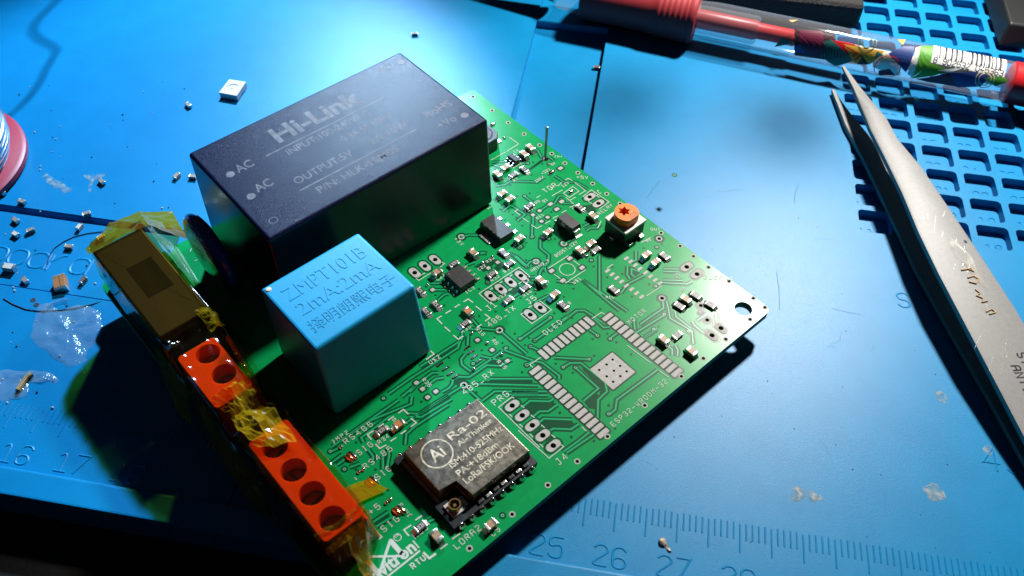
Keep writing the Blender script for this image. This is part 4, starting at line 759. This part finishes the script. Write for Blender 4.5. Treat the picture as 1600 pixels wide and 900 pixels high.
sheet([[(-5.03, -.66, 1.045), (-4.6, -.72, 1.05), (-4.26, -.70, 1.04), (-4.12, -.6, .3)], [(-5.02, -.95, .82), (-4.7, -.98, .88), (-4.40, -.92, .74), (-4.28, -.82, .10)], [(-4.96, -1.2, .36), (-4.76, -1.22, .42), (-4.55, -1.16, .30), (-4.44, -1.05, .05)], [(-4.88, -1.42, .06), (-4.76, -1.44, .07), (-4.64, -1.32, .05), (-4.55, -1.2, .03)]], 'tape_fold', .06, 'tapemid')
sheet([[(-4.20, 3.5, 1.05), (-4.16, 3.5, 1.18), (-4.12, 3.5, 1.0)], [(-4.30, 2.6, 1.04), (-4.25, 2.6, 1.14), (-4.19, 2.6, .98)], [(-4.44, 1.75, .86), (-4.38, 1.72, 1.05), (-4.3, 1.7, .80)], [(-4.30, 1.2, 1.04), (-4.24, 1.2, 1.11), (-4.2, 1.2, .95)]], 'tape_fold', .03, 'tape')
sheet([[(-4.2, .15, .07), (-3.95, .10, .06), (-3.72, .02, .05)], [(-4.2, -.20, .08), (-3.92, -.25, .05), (-3.62, -.32, .05)]], 'tape_fold', .015)

# ================================================================== THINGS LYING ON THE MAT
# ---- clear barrelled pen
PA, PB = at(890, -12, .62), at(1600, 133, .62); PD = (PB - PA).normalized()
PT = Matrix.Translation(PA) @ PD.to_track_quat('Z', 'Y').to_matrix().to_4x4()
PTi = PT.inverted()
def px_of(P):
    q = CAM_M.transposed() @ (Vector(P) - CAM_P); return 800 + 1350.04 * q.x / -q.z
def s_at(u):
    lo, hi = -6, 16
    for _ in range(40):
        m = (lo + hi) / 2
        if px_of(PA + PD * m) < u: lo = m
        else: hi = m
    return lo
BR = .48
pen = empty('pen', (PA.x, PA.y, 0)); tag(pen, 'clear barrelled pen with pink grip, coloured shapes and a barcode', 'pen')
PO = PT.copy(); PO.translation = PA - Vector((PA.x, PA.y, 0))
def pl(name, prof, m, caps=True, n=40): return part(name, MB().lathe(prof, n, T=PO, caps=caps), m, pen, smooth=True)
sg0, sg1, sc1, se = s_at(913), s_at(1089), s_at(1108), s_at(1573)
pl('nose', [(.40, s_at(870)), (.46, s_at(880)), (.50, sg0 + .02)], 'clear', False)
pl('tip', [(.04, -2.6), (.09, -2.4), (.22, -1.2), (.30, -.5), (.33, -.40)], 'blackplastic')
gp_ = [(.55, sg0), (.60, sg0 + .05), (.585, sg0 + .8), (.60, sg0 + 1.8)]
for k in range(6): z = sg1 - 1.0 + k * .14; gp_ += [(.635, z), (.65, z + .035), (.65, z + .09), (.637, z + .105)]
gp_ += [(.66, sg1 - .12), (.655, sg1 - .04), (.62, sg1)]
pl('grip', gp_, 'pinkrub')
pl('barrel', [(.44, sg1 - .02), (.47, sc1), (BR, sc1 + .15), (BR, se), (.46, se + .02)], 'clear', False, 48)
pl('inner_sleeve', [(.33, sg1), (.35, sc1), (.35, sc1 + 1.2), (.30, sc1 + 1.25)], 'clear', False)
pl('refill', [(.0, sg1 - .1), (.24, sg1 - .1), (.24, s_at(1180)), (.20, s_at(1185)), (.20, s_at(1242)), (.15, s_at(1246)), (.15, s_at(1330)), (0, s_at(1331))], 'red', False)
pl('ink_tube', [(0, s_at(1332)), (.14, s_at(1332)), (.14, se - .2), (0, se - .2)], 'lightyellow', False)
pl('end_cap', [(.465, se + .03), (.49, se + .05), (.49, se + 1.6), (.40, se + 1.9)], 'red')
def cyl_hit(u, v, r):
    o = PTi @ CAM_P; d = (PTi.to_3x3() @ (CAM_M @ Vector(((u - 800) / 1350.04, -(v - 450) / 1350.04, -1)))).normalized()
    a = d.x * d.x + d.y * d.y; b = 2 * (o.x * d.x + o.y * d.y); c = o.x * o.x + o.y * o.y - r * r
    D = max(0, b * b - 4 * a * c); t = (-b - math.sqrt(D)) / (2 * a); q = o + d * t
    return (q.z, math.atan2(q.y, q.x))
ph0 = cyl_hit(*(lambda q: (q, 70))(1300), BR)[1]
def wrap(p): return (p - ph0 + math.pi) % (2 * math.pi) - math.pi + ph0
def patch(px, m, lift=.004, name='printed_shape', raw=None, div=5):
    P = raw or [(lambda h: (h[0], wrap(h[1])))(cyl_hit(1200 + x / 4, y / 4, BR)) for x, y in px]
    mb = MB(); c = (sum(p[0] for p in P) / len(P), sum(p[1] for p in P) / len(P)); r = BR + lift; n = len(P)
    for i in range(n):
        A, B = P[i], P[(i + 1) % n]; vs, fs = [], []; idx = {}
        for a in range(div + 1):
            for b in range(div + 1 - a):
                w = (a / div, b / div, 1 - a / div - b / div)
                s = A[0] * w[0] + B[0] * w[1] + c[0] * w[2]; p = A[1] * w[0] + B[1] * w[1] + c[1] * w[2]
                idx[a, b] = len(vs); vs.append((r * math.cos(p), r * math.sin(p), s))
        for a in range(div):
            for b in range(div - a):
                fs.append((idx[a, b], idx[a + 1, b], idx[a, b + 1]))
                if a + b < div - 1: fs.append((idx[a + 1, b], idx[a + 1, b + 1], idx[a, b + 1]))
        mb.add(vs, fs, 0, PO)
    return part(name, mb, m, pen)
for k, (px, m) in enumerate([([(165, 175), (300, 190), (420, 215), (430, 385), (300, 365), (165, 345)], 'plumdark'), ([(340, 260), (400, 250), (540, 375), (420, 412), (330, 352)], 'teal'), ([(400, 248), (560, 285), (590, 350), (540, 385)], 'red'), ([(470, 275), (730, 320), (640, 400), (540, 392)], 'yellow'), ([(590, 350), (632, 402), (555, 402)], 'darkink'), ([(680, 320), (725, 345), (665, 362)], 'teal'), ([(740, 330), (812, 392), (690, 392)], 'lightyellow'),
        ([(650, 415), (740, 382), (810, 430), (815, 470), (720, 445)], 'white'), ([(690, 440), (760, 428), (800, 470), (690, 468)], 'plum'), ([(750, 335), (850, 290), (915, 290), (900, 370), (862, 452)], 'navy'), ([(922, 300), (952, 290), (905, 482), (870, 462)], 'white'), ([(952, 288), (1030, 288), (1020, 392), (890, 488)], 'green'), ([(1018, 392), (1135, 440), (1045, 470), (892, 490)], 'green'), ([(920, 492), (1140, 452), (1180, 540), (1000, 512)], 'plum'),
        ([(1060, 440), (1240, 420), (1140, 452)], 'white'), ([(1140, 456), (1320, 446), (1380, 480), (1330, 540), (1182, 545)], 'navy'), ([(1350, 490), (1470, 470), (1500, 510), (1420, 540)], 'green'), ([(810, 250), (860, 250), (842, 282)], 'yellow'), ([(190, 190), (340, 195), (355, 335), (215, 352)], 'plum'), ([(90, 230), (160, 270), (40, 292)], 'teal'), ([(130, 128), (190, 126), (150, 140)], 'yellow'), ([(20, 330), (80, 345), (40, 350)], 'yellow'), ([(170, 290), (200, 275), (235, 325), (170, 330)], 'navy')]): patch(px, m, .003 + .0003 * k)
for k in range(9): x = 345 + k * 17; patch([(x, 372 - k * 1.5), (x + 8, 372 - k * 1.5), (x - 2 + k * 2, 270 + k * 11), (x - 8 + k * 2, 268 + k * 11)], 'darkink', .0105, 'printed_stripe', div=2)
for cx, cy, rr_, m in ((620, 265, 55, 'teal'), (620, 265, 36, 'teal'), (745, 425, 75, 'red'), (1355, 495, 52, 'lightyellow'), (1355, 495, 36, 'lightyellow')):
    h0 = cyl_hit(1200 + cx / 4, cy / 4, BR); r_ = rr_ / 4 / 62; mb = MB(); N = 30; rd = BR + .011
    vs = []
    for i in range(N):
        a = 2 * math.pi * i / N
        for q in (r_, r_ - .022): s, p = h0[0] + q * math.cos(a), h0[1] + q * math.sin(a) / BR; vs.append((rd * math.cos(p), rd * math.sin(p), s))
    part('printed_ring', mb.add(vs, [(2 * i, 2 * i + 1, (2 * i + 3) % (2 * N), (2 * i + 2) % (2 * N)) for i in range(N)], 0, PO), m, pen)
bc = [cyl_hit(1200 + x / 4, y / 4, BR) for x, y in [(1030, 285), (1480, 362), (1490, 452), (1020, 392)]]
s0, s1 = (bc[0][0] + bc[3][0]) / 2, (bc[1][0] + bc[2][0]) / 2; pt, pb = wrap(bc[0][1]), wrap(bc[3][1])
patch(None, 'white', .010, 'barcode_label', [(s0, pt), (s1, pt), (s1, pb), (s0, pb)], 8)
rnd = random.Random(3); s = s0 + .10; bars = MB(); rd = BR + .0125
while s < s1 - .10:
    w_ = rnd.choice((.018, .018, .034, .052)); vs = []; pe_ = lerp(pt, pb, .74)
    for i in range(7): p = lerp(pt, pe_, i / 6); vs += [(rd * math.cos(p), rd * math.sin(p), s), (rd * math.cos(p), rd * math.sin(p), s + w_)]
    bars.add(vs, [(2 * i, 2 * i + 1, 2 * i + 3, 2 * i + 2) for i in range(6)], 0, PO); s += w_ + rnd.choice((.018, .026, .040, .052))
part('barcode', bars, 'darkink', pen)
sgn = 1 if pb > pt else -1; adv_ = (s1 - s0) / 15.6
for k, ch in enumerate('8 902532 045363'):
    if ch == ' ': continue
    tmp = MB(); strokes(tmp, ch, k * adv_, 0, .125, .018)
    part('barcode_digit', MB().add([(rd * math.cos(pb - sgn * (.02 + y) / BR), rd * math.sin(pb - sgn * (.02 + y) / BR), s0 + .05 + x) for x, y, z in tmp.v], tmp.f, 0, PO), 'darkink', pen)

# ---- steel tweezers
tw = empty('tweezers', tuple(at(1480, 450, 0))); tag(tw, 'worn steel tweezers with a wide flat upper arm lying at an angle', 'tweezers')
two = -Vector(tw.location)
def arm(name, rows, th, m):
    b = MB(); vs, fs = [], []
    for (l, r, z, t) in rows:
        A, B = at(*l, z), at(*r, z); e = (B - A) * .06
        for p, zz in ((A, z - t), (A, z - .02), (A + e, z), (B - e, z), (B, z - .02), (B, z - t)): vs.append((p.x, p.y, zz))
    n = 6
    for i in range(len(rows) - 1):
        for k in range(n): fs.append((i * n + k, i * n + (k + 1) % n, (i + 1) * n + (k + 1) % n, (i + 1) * n + k))
    fs += [tuple(range(n))[::-1], tuple(range((len(rows) - 1) * n, len(rows) * n))]
    return part(name, b.add(vs, fs), m, tw, two, smooth=True)
up_ = [((1316, 104), (1319, 102), .60, .05), ((1333, 137), (1343, 134), .66, .10), ((1343, 160), (1361, 155), .70, .13), ((1361, 202), (1385, 183), .76, .13), ((1380, 239), (1403, 216), .80, .13), ((1410, 300), (1440, 260), .85, .13), ((1436, 362), (1490, 334), .87, .13),
       ((1465, 422), (1526, 388), .865, .13), ((1515, 517), (1586, 480), .79, .13), ((1570, 622), (1646, 583), .63, .13), ((1645, 765), (1728, 722), .40, .13), ((1760, 990), (1850, 945), .30, .13)]
lo_ = [((1299.5, 140), (1303, 139), .14, .06), ((1310, 167), (1317, 160), .15, .10), ((1320.5, 195), (1333, 181), .15, .12), ((1333, 217), (1357, 209), .15, .12), ((1354, 256), (1394, 277 - 20), .15, .12), ((1394, 340), (1440, 318), .15, .12), ((1432, 422), (1492, 392), .15, .12), ((1490, 525), (1556, 490), .15, .12),
       ((1545, 620), (1616, 583), .15, .12), ((1612, 740), (1690, 700), .16, .12), ((1735, 965), (1820, 925), .30, .12)]
arm('upper_arm', up_, .13, 'steel'); arm('lower_arm', lo_, .12, 'steel')
def zarm(u, v):
    w = v + .45 * (u - (1410 + .49 * (v - 300))); K = ((300, .85), (362, .87), (422, .865), (517, .79), (622, .63), (765, .40), (990, .30))
    for (a, za), (b, zb) in zip(K[:-1], K[1:]):
        if w <= b: return lerp(za, zb, max(0, (w - a) / (b - a)))
    return .3
def on_arm(u, v, z=.004): return at(u, v, zarm(u, v) + z)
def drape(mb):
    vs = []
    for x, y, z in mb.v:
        q = CAM_M.transposed() @ (Vector((x, y, z)) - CAM_P); u, v = 800 + 1350.04 * q.x / -q.z, 450 - 1350.04 * q.y / -q.z
        vs.append(tuple(on_arm(u, v, .004)))
    mb.v = vs; return mb
d_ = (at(1610, 700, .93) - at(1480, 450, .93)); aa = math.atan2(d_.y, d_.x)
for txt, (u, v) in (('STAINLESS', (1588, 552)), ('ANTI-MAG', (1579, 572))):
    p = on_arm(u, v); part('engraving', drape(strokes(MB(), txt, p.x, p.y, .155, .030, aa, p.z, adv=.15)), 'darkink', tw, two)
def patch_flat(name, px, z, m, par, off_, h=.006):
    P = [on_arm(u, v, .003) for u, v in px]; c = sum((Vector(p) for p in P), Vector()) / len(P); mb = MB(); n = len(P)
    return part(name, mb.add([tuple(p) for p in P] + [(c.x, c.y, c.z + h)], [(i, (i + 1) % n, n) for i in range(n)]), m, par, off_, smooth=True)
patch_flat('grime_patch', [(1481, 370), (1490, 374), (1505, 388), (1519, 402), (1528, 425), (1541, 445), (1545, 453), (1537, 448), (1520, 432), (1510, 415), (1497, 403), (1486, 388)], .9045, 'grime', tw, two, .003)
patch_flat('dark_fleck', [(1505, 376), (1509, 375), (1512, 379), (1508, 380)], .9035, 'dust', tw, two)
for pts in ([(1502, 422), (1512, 420), (1521, 424), (1516, 419), (1508, 421)], [(1512, 434), (1521, 431), (1529, 436), (1525, 443), (1514, 440)], [(1524, 452), (1531, 458), (1526, 462), (1536, 466), (1534, 472), (1543, 470)], [(1541, 487), (1549, 483), (1555, 488), (1546, 491)]):
    mb = MB().tube([on_arm(u, v, .008) for u, v in pts], .016, 6); part('rosin_crust', mb, 'stain', tw, two, smooth=True)
rs = random.Random(5); sc_ = MB()
for k in range(16):
    u, v = rs.uniform(1440, 1580), rs.uniform(330, 600); 
    w0 = 1411 + (v - 300) * .495
    u = w0 + rs.uniform(12, 56); L_ = rs.uniform(6, 26); A = on_arm(u, v, .006); B = on_arm(u + L_ * rs.uniform(-.5, .1), v + L_, .006); t_ = (B - A).cross(Vector((0, 0, 1))).normalized() * .003
    sc_.add([tuple(A - t_), tuple(A + t_), tuple(B + t_ * .4), tuple(B - t_ * .4)], [(0, 1, 2, 3)])
part('scratches', sc_, 'tin', tw, two)

# ---- dark blocks at the back, solder spool
fb = part('foam_block', MB().box(1.2, 6.02, 15.05, 17.6, .002, .76, bev=.20, seg=3), 'foam', None); tag(fb, 'black grainy foam block standing behind the pen', 'block')
b2_ = MB().frus([(9.62, 15.1), (11.2, 15.1), (11.2, 17.4), (9.62, 17.4)], [(9.74, 15.35), (11.2, 15.25), (11.2, 17.3), (9.8, 17.3)], .002, .55, bev=.06)
tag(part('plastic_block', b2_, 'blackplastic', None), 'black glossy plastic piece cut off by the top right corner', 'block')
cl = part('clip', MB().box(6.35, 7.05, 17.0, 18.2, .002, .35, bev=.08), 'blackplastic', None); tag(cl, 'small black clip end showing at the top edge above the pockets', 'clip')
kb = part('black_case', MB().box(-21, -16.15, 12.65, 16.5, .032, .5, bev=.05), 'blackplastic', None, rz=0); tag(kb, 'black case corner at the top left edge of the picture', 'case')
sx, sy, sz = -14.52, 5.6, .031
spl = empty('solder_spool', (sx, sy, sz)); tag(spl, 'dark red solder spool with bright wire lying flat at the left edge', 'spool')
part('flange', MB().lathe([(.4, 0), (1.98, 0), (2.06, .05), (2.06, .17), (1.98, .22), (.4, .22)], 64), 'spool', spl, smooth=True)
part('hub', MB().cyl((0, 0), .9, .22, 1.6, 32), 'spool', spl)
part('flange', MB().lathe([(.4, 1.62), (1.60, 1.62), (1.66, 1.68), (1.62, 1.78), (.4, 1.78)], 64, T=Matrix.Translation((-.25, 0, 0))), 'spool', spl, smooth=True)
wr_ = MB(); rw = random.Random(2)
for k in range(11):
    z = .30 + k * .115; a0 = rw.uniform(0, 6); tl_ = rw.uniform(-.12, .12); R0 = 1.80 - .012 * abs(k - 4) + rw.uniform(-.05, .05)
    wr_.tube([(R0 * math.cos(2 * math.pi * i / 48), R0 * math.sin(2 * math.pi * i / 48), z + tl_ * math.sin(2 * math.pi * i / 48 + a0)) for i in range(49)], .062, 8)
part('wire_coil', wr_, 'wire', spl, smooth=True)
LB = Vector((-10.3, 30, 20)); wpts = [(-17.5, 6.5, 1.4), (-18.5, 8.5, 3.0)]
for (u, v), t in zip([(15, 178), (45, 150), (60, 130), (76, 98), (90, 75), (82, 68), (62, 58), (50, 45), (58, 28), (84, 2), (100, -15)], [.125, .13, .135, .14, .145, .148, .15, .155, .16, .165, .17]):
    S = at(u, v, .075); wpts.append(tuple(S + (LB - S) * t))
part('loose_wire', MB().tube([Vector(p) - Vector((sx, sy, sz)) for p in wpts], .042, 8), 'wire', spl, smooth=True)

# ---- loose electronic parts on the mat
def surf(x, y): return -.1995 if (-2.37 < x < -.49 and 7 < y < 13.9) else .0305 if (y > 4.93 and x < -2.37) else (.0305 if (x < -5.2 and y < 2.925) else .0005)
def put(u, v, hgt):
    p = at(u, v, hgt); z = surf(p.x, p.y); p = at(u, v, z + hgt); return p.x, p.y, surf(p.x, p.y)
LC = [MB().box(-.062, .062, -.042, .042, .004, .082).mesh('loose_capacitor', m) for m in ('chipbody', 'chipdark', 'crumb')]
LE = MB().box(.060, .085, -.046, .046, 0, .086, bev=.010).mesh('end_cap', 'tin', True)
def loose(u, v, rz, kind, label, sc=1.0):
    x, y, z = put(u, v, .05); o = ob('loose_resistor' if kind == 1 else 'loose_capacitor', LC[kind], None, (x, y, z), R(rz)); o.scale = (sc, sc, sc)
    ob('end_cap', LE, o); ob('end_cap', LE, o, (0, 0, 0), math.pi); tag(o, label, 'chip component', 'tiny chip components scattered on the mat')
for a in [(158.7, 283.5, -35, 0, 'lone tiny chip component beside the pale scuff on the upper mat'), (276, 275, 75, 0, 'tiny chip standing nearly upright just left of the black module'), (301, 276, 5, 0, 'tiny chip half hidden against the left edge of the black module'), (3.5, 300, -30, 0, 'tiny chip cut by the left edge just under the red spool'),
          (34, 315, -10, 0, 'tiny chip just above the dark step at far left'), (135, 334, 40, 0, 'tiny chip lying on the upper edge of the dark step'), (124, 354.5, 85, 2, 'pale tiny chip at the lower edge of the dark step'), (24, 344, -25, 0, 'tiny chip just below the dark step at far left'), (47.5, 360, 45, 0, 'tilted tiny chip right of another below the step'), (24, 366, -20, 2, 'pale tiny chip above the raised letters'),
          (107.5, 385.5, 5, 0, 'tiny chip lying flat above the last raised letter'), (39, 438, -35, 0, 'tiny chip just below the raised letter near the white one'), (129.5, 438, 80, 1, 'tiny dark chip standing right of the brown capacitor'), (157, 371, 60, 2, 'tiny chip touching the end of the amber tape'), (294, 164, -40, 0, 'tiny chip lying left of the white square light'), (648, 53, 20, 1, 'tiny dark chip above the far corner of the black module'),
          (932, 105.5, 5, 1, 'tiny black chip lying against the narrow groove near the pen')]: loose(*a[:5])
loose(15, 419, 0, 2, 'larger whitish chip beside the raised letters at the left edge', 1.5)
x, y, z = put(95, 440, .1)
o = part('loose_large_capacitor', MB().box(-.10, .16, -.11, .11, .004, .165, bev=.008), 'tan2', None, (x, y, z), R(-58)); o.rotation_euler = (R(6), R(4), R(-58))
part('end_cap', MB().box(.155, .205, -.115, .115, 0, .17, bev=.015), 'tin', o, smooth=True); part('end_cap', MB().box(-.14, -.095, -.115, .115, 0, .17, bev=.015), 'tan', o, smooth=True)
part('seam', MB().ribbon([(-.10, .01), (.16, .02)], .012, .1665), 'dust', o)
tag(o, 'biggest loose chip capacitor, orange brown, beside the amber tape', 'capacitor')
q = [at(u, v, .23) for u, v in [(341.5, 142), (357.5, 121.5), (383.5, 125.5), (369, 147)]]
lc = sum((Vector(p) for p in q), Vector()) / 4; L2 = [(p.x - lc.x, p.y - lc.y) for p in q][::-1]
if (L2[1][0] - L2[0][0]) * (L2[2][1] - L2[1][1]) - (L2[1][1] - L2[0][1]) * (L2[2][0] - L2[1][0]) < 0: L2 = L2[::-1]
o = part('loose_light', MB().holes(L2, [circ((0, 0), .135, 24)], 0, .155, floor=.13), 'ledwhite', None, (lc.x, lc.y, .0305))
part('lens', MB().cyl((0, 0), .132, .131, .139, 24), 'ledlens', o); part('bond_mark', MB().box(-.03, .01, -.06, -.02, .1395, .142), 'grime', o)
for s in (-1, 1): part('contact', MB().box(-.08, .08, s * .20 - .02, s * .20 + .02, .0, .05, bev=.006), 'tin', o, rz=math.atan2(L2[1][1] - L2[0][1], L2[1][0] - L2[0][0]))
tag(o, 'white square surface mount light lying alone on the upper mat', 'light component')
# hairs, flux, residue
for pts, lab in (([(72, 412), (76, 398), (84, 386), (98, 376), (115, 368), (135, 363), (160, 360)], 'fine dark hair curling from the raised letters to the tape end'), ([(5, 466), (20, 475), (40, 483), (62, 486), (90, 485), (120, 481), (145, 475), (166, 467)], 'fine dark hair sagging across the lip of clear flux')):
    P = [at(u, v, .045) for u, v in pts]; P = [Vector((p.x, p.y, surf(p.x, p.y) + .012)) for p in P]
    tag(part('hair', MB().tube(P, .009, 5), 'hair', None), lab, 'hair')
def puddle(px, h, m, z=None, nr=9, na=64, rough=1.0, seed=0):
    zz = at(*px[0]); z = surf(zz.x, zz.y) if z is None else z
    P = [at(u, v, z) for u, v in px]; c = sum((Vector((p.x, p.y, 0)) for p in P), Vector()) / len(P); n = len(P)
    vs = [(c.x, c.y, z + h * .5)]; fs = []
    for r in range(1, nr + 1):
        f = r / nr
        for i in range(na):
            t = i / na * n; a = P[int(t) % n]; b = P[(int(t) + 1) % n]; p = Vector((lerp(a.x, b.x, t % 1), lerp(a.y, b.y, t % 1), 0)); p = c.lerp(p, f)
            k = noise.noise(Vector((p.x * 4 + seed, p.y * 4, 1))) + .7 * noise.noise(Vector((p.x * 10, p.y * 10 + seed, 2))); p += Vector((noise.noise(p * 7) * .05 * f, noise.noise(p * 7 + Vector((9, 9, 0))) * .05 * f, 0)) * rough
            vs.append((p.x, p.y, z + .001 + h * (1 - f ** 5) * max(.05, .45 + .9 * k * rough) * (1.3 if f > .8 else 1)))
    for i in range(na): fs.append((0, 1 + i, 1 + (i + 1) % na))
    for r in range(nr - 1):
        for i in range(na): a = 1 + r * na; b = a + na; j = (i + 1) % na; fs.append((a + i, b + i, b + j, a + j))
    return MB().add(vs, fs).mesh('flux_puddle', m, True)
o = ob('flux_puddle', puddle([(60, 478), (74, 472), (92, 485), (118, 476), (140, 478), (158, 488), (160, 505), (168, 515), (155, 530), (140, 545), (130, 560), (135, 566), (108, 575), (92, 566), (72, 548), (58, 540), (49, 528), (52, 508)], .065, 'flux'), None); tag(o, 'large lumpy puddle of clear dried flux beside the amber tape', 'flux residue')
part('dried_thread', MB().tube([at(u, v, .06) for u, v in [(70, 485), (74, 478), (82, 474), (92, 471), (100, 468), (106, 469)]], .035, 7), 'flux', o, smooth=True)
o = ob('flux_puddle', puddle([(-20, 582), (10, 577), (40, 580), (60, 577), (80, 583), (92, 592), (88, 598), (70, 588), (52, 592), (44, 606), (42, 618), (30, 624), (5, 626), (-20, 622)], .05, 'flux', seed=3), None); tag(o, 'cloudy flux smear at the left edge above the ruler', 'flux residue')
part('brown_crust', MB().tube([at(u, v, .07) for u, v in [(28, 610), (36, 598), (42, 590), (50, 584)]], .05, 8), 'stain', o, smooth=True)
for px, lab in (([(1238, 763), (1246, 760), (1256, 765), (1262, 760), (1270, 766), (1277, 775), (1289, 779), (1278, 782), (1268, 788), (1258, 776), (1248, 784), (1240, 786), (1237, 774)], 'grey white crusty residue spot nearest the board on the right mat'), ([(1452, 752), (1464, 756), (1474, 764), (1479, 776), (1468, 783), (1455, 781), (1444, 766)], 'pale residue flake on the mat below the tweezers shadow'),
                ([(1461, 605), (1466, 610), (1475, 614), (1478, 622), (1472, 629), (1464, 622)], 'small pale residue scrape beside the tweezers shadow'), ([(1534, 699), (1545, 697), (1553, 703), (1549, 713), (1543, 710)], 'pale residue scrape on the embossed number right of the tweezers shadow')):
    o = ob('residue_spot', puddle(px, .010, 'residue', .0015, 5, 40, 1.4, px[0][0]), None); tag(o, lab, 'residue')
o = ob('rosin_drop', puddle([(1028, 845), (1032, 841), (1038, 841), (1042, 846), (1043, 852), (1047, 857), (1050, 864), (1047, 866), (1042, 859), (1037, 854), (1031, 852)], .075, 'rosin', .0005, 6, 40, .9, 2), None); tag(o, 'tan rosin drop with a smeared tail above the ruler number', 'rosin drop')
o = ob('scuff', MB().mesh('scuff', 'residue'), None); bpy.data.objects.remove(o)
for px, lab in (([(65, 275), (75, 272), (92, 284), (108, 292), (112, 300), (98, 302), (86, 294), (72, 284)], 'wide pale scuff on the upper left mat'), ([(130, 274), (148, 271), (168, 270), (166, 273), (146, 276), (142, 300), (138, 304), (139, 278)], 'thin pale scuff above a lone chip')):
    o = ob('scuff', puddle(px, .006, 'residue', None, 4, 30, 2.0, 5), None); tag(o, lab, 'scuff')
rs = random.Random(11); cr_ = MB(); cd_ = MB()
for k in range(90):
    u, v = rs.uniform(0, 300), rs.uniform(130, 640)
    if 150 < u and v > 330: continue
    p = at(u, v, 0); z = surf(p.x, p.y); r_ = rs.uniform(.008, .022); (cr_ if k % 2 else cd_).lathe([(r_, 0), (r_ * .8, r_), (.002, r_ * 1.4)], 6, T=Matrix.Translation((p.x, p.y, z)))
for k in range(60):
    u, v = rs.uniform(900, 1560), rs.uniform(120, 880); p = at(u, v, 0); q = pcb.matrix_world.inverted() @ p if False else p
    bx, by = bd(u, v); 
    if EX0 < bx < EX1 + .3 and EY0 - .6 < by < EY1: continue
    r_ = rs.uniform(.005, .014); cd_.lathe([(r_, 0), (r_ * .7, r_ * .6), (.001, r_ * .8)], 6, T=Matrix.Translation((p.x, p.y, .0005)))
tag(part('crumbs', cr_, 'crumb', None), 'pale solder crumbs sprinkled over the left of the mat', 'debris', kind='stuff'); tag(part('dust_specks', cd_, 'dust', None), 'dark dust specks sprinkled over the mat', 'debris', kind='stuff')

# ---- added unseen blockers below the right lamp, shaped to cast soft shadows on the mat
LA = Vector((8.1, 22, 20.2))
def blocker(u, v, t0, t1, r, lab):
    g = at(u, v, 0); A, B = g + (LA - g) * t0, g + (LA - g) * t1; L_ = (B - A).length
    T = (B - A).to_track_quat('Z', 'Y').to_matrix().to_4x4()
    o = part('unseen_blocker', MB().lathe([(r * .3, 0), (r, .15), (r, .9), (r * .5, 1.2), (.12, 1.4), (.12, L_)], 24, T=T), 'blackplastic', None, tuple(A), smooth=True)
    tag(o, lab, 'blocker')
blocker(965, 158, .50, .80, .38, 'added unseen blocker above the frame whose soft shadow falls beside the mat groove')
blocker(1235, 195, .52, .80, .43, 'thicker added unseen blocker above the frame shading the mat near the tweezer tips')
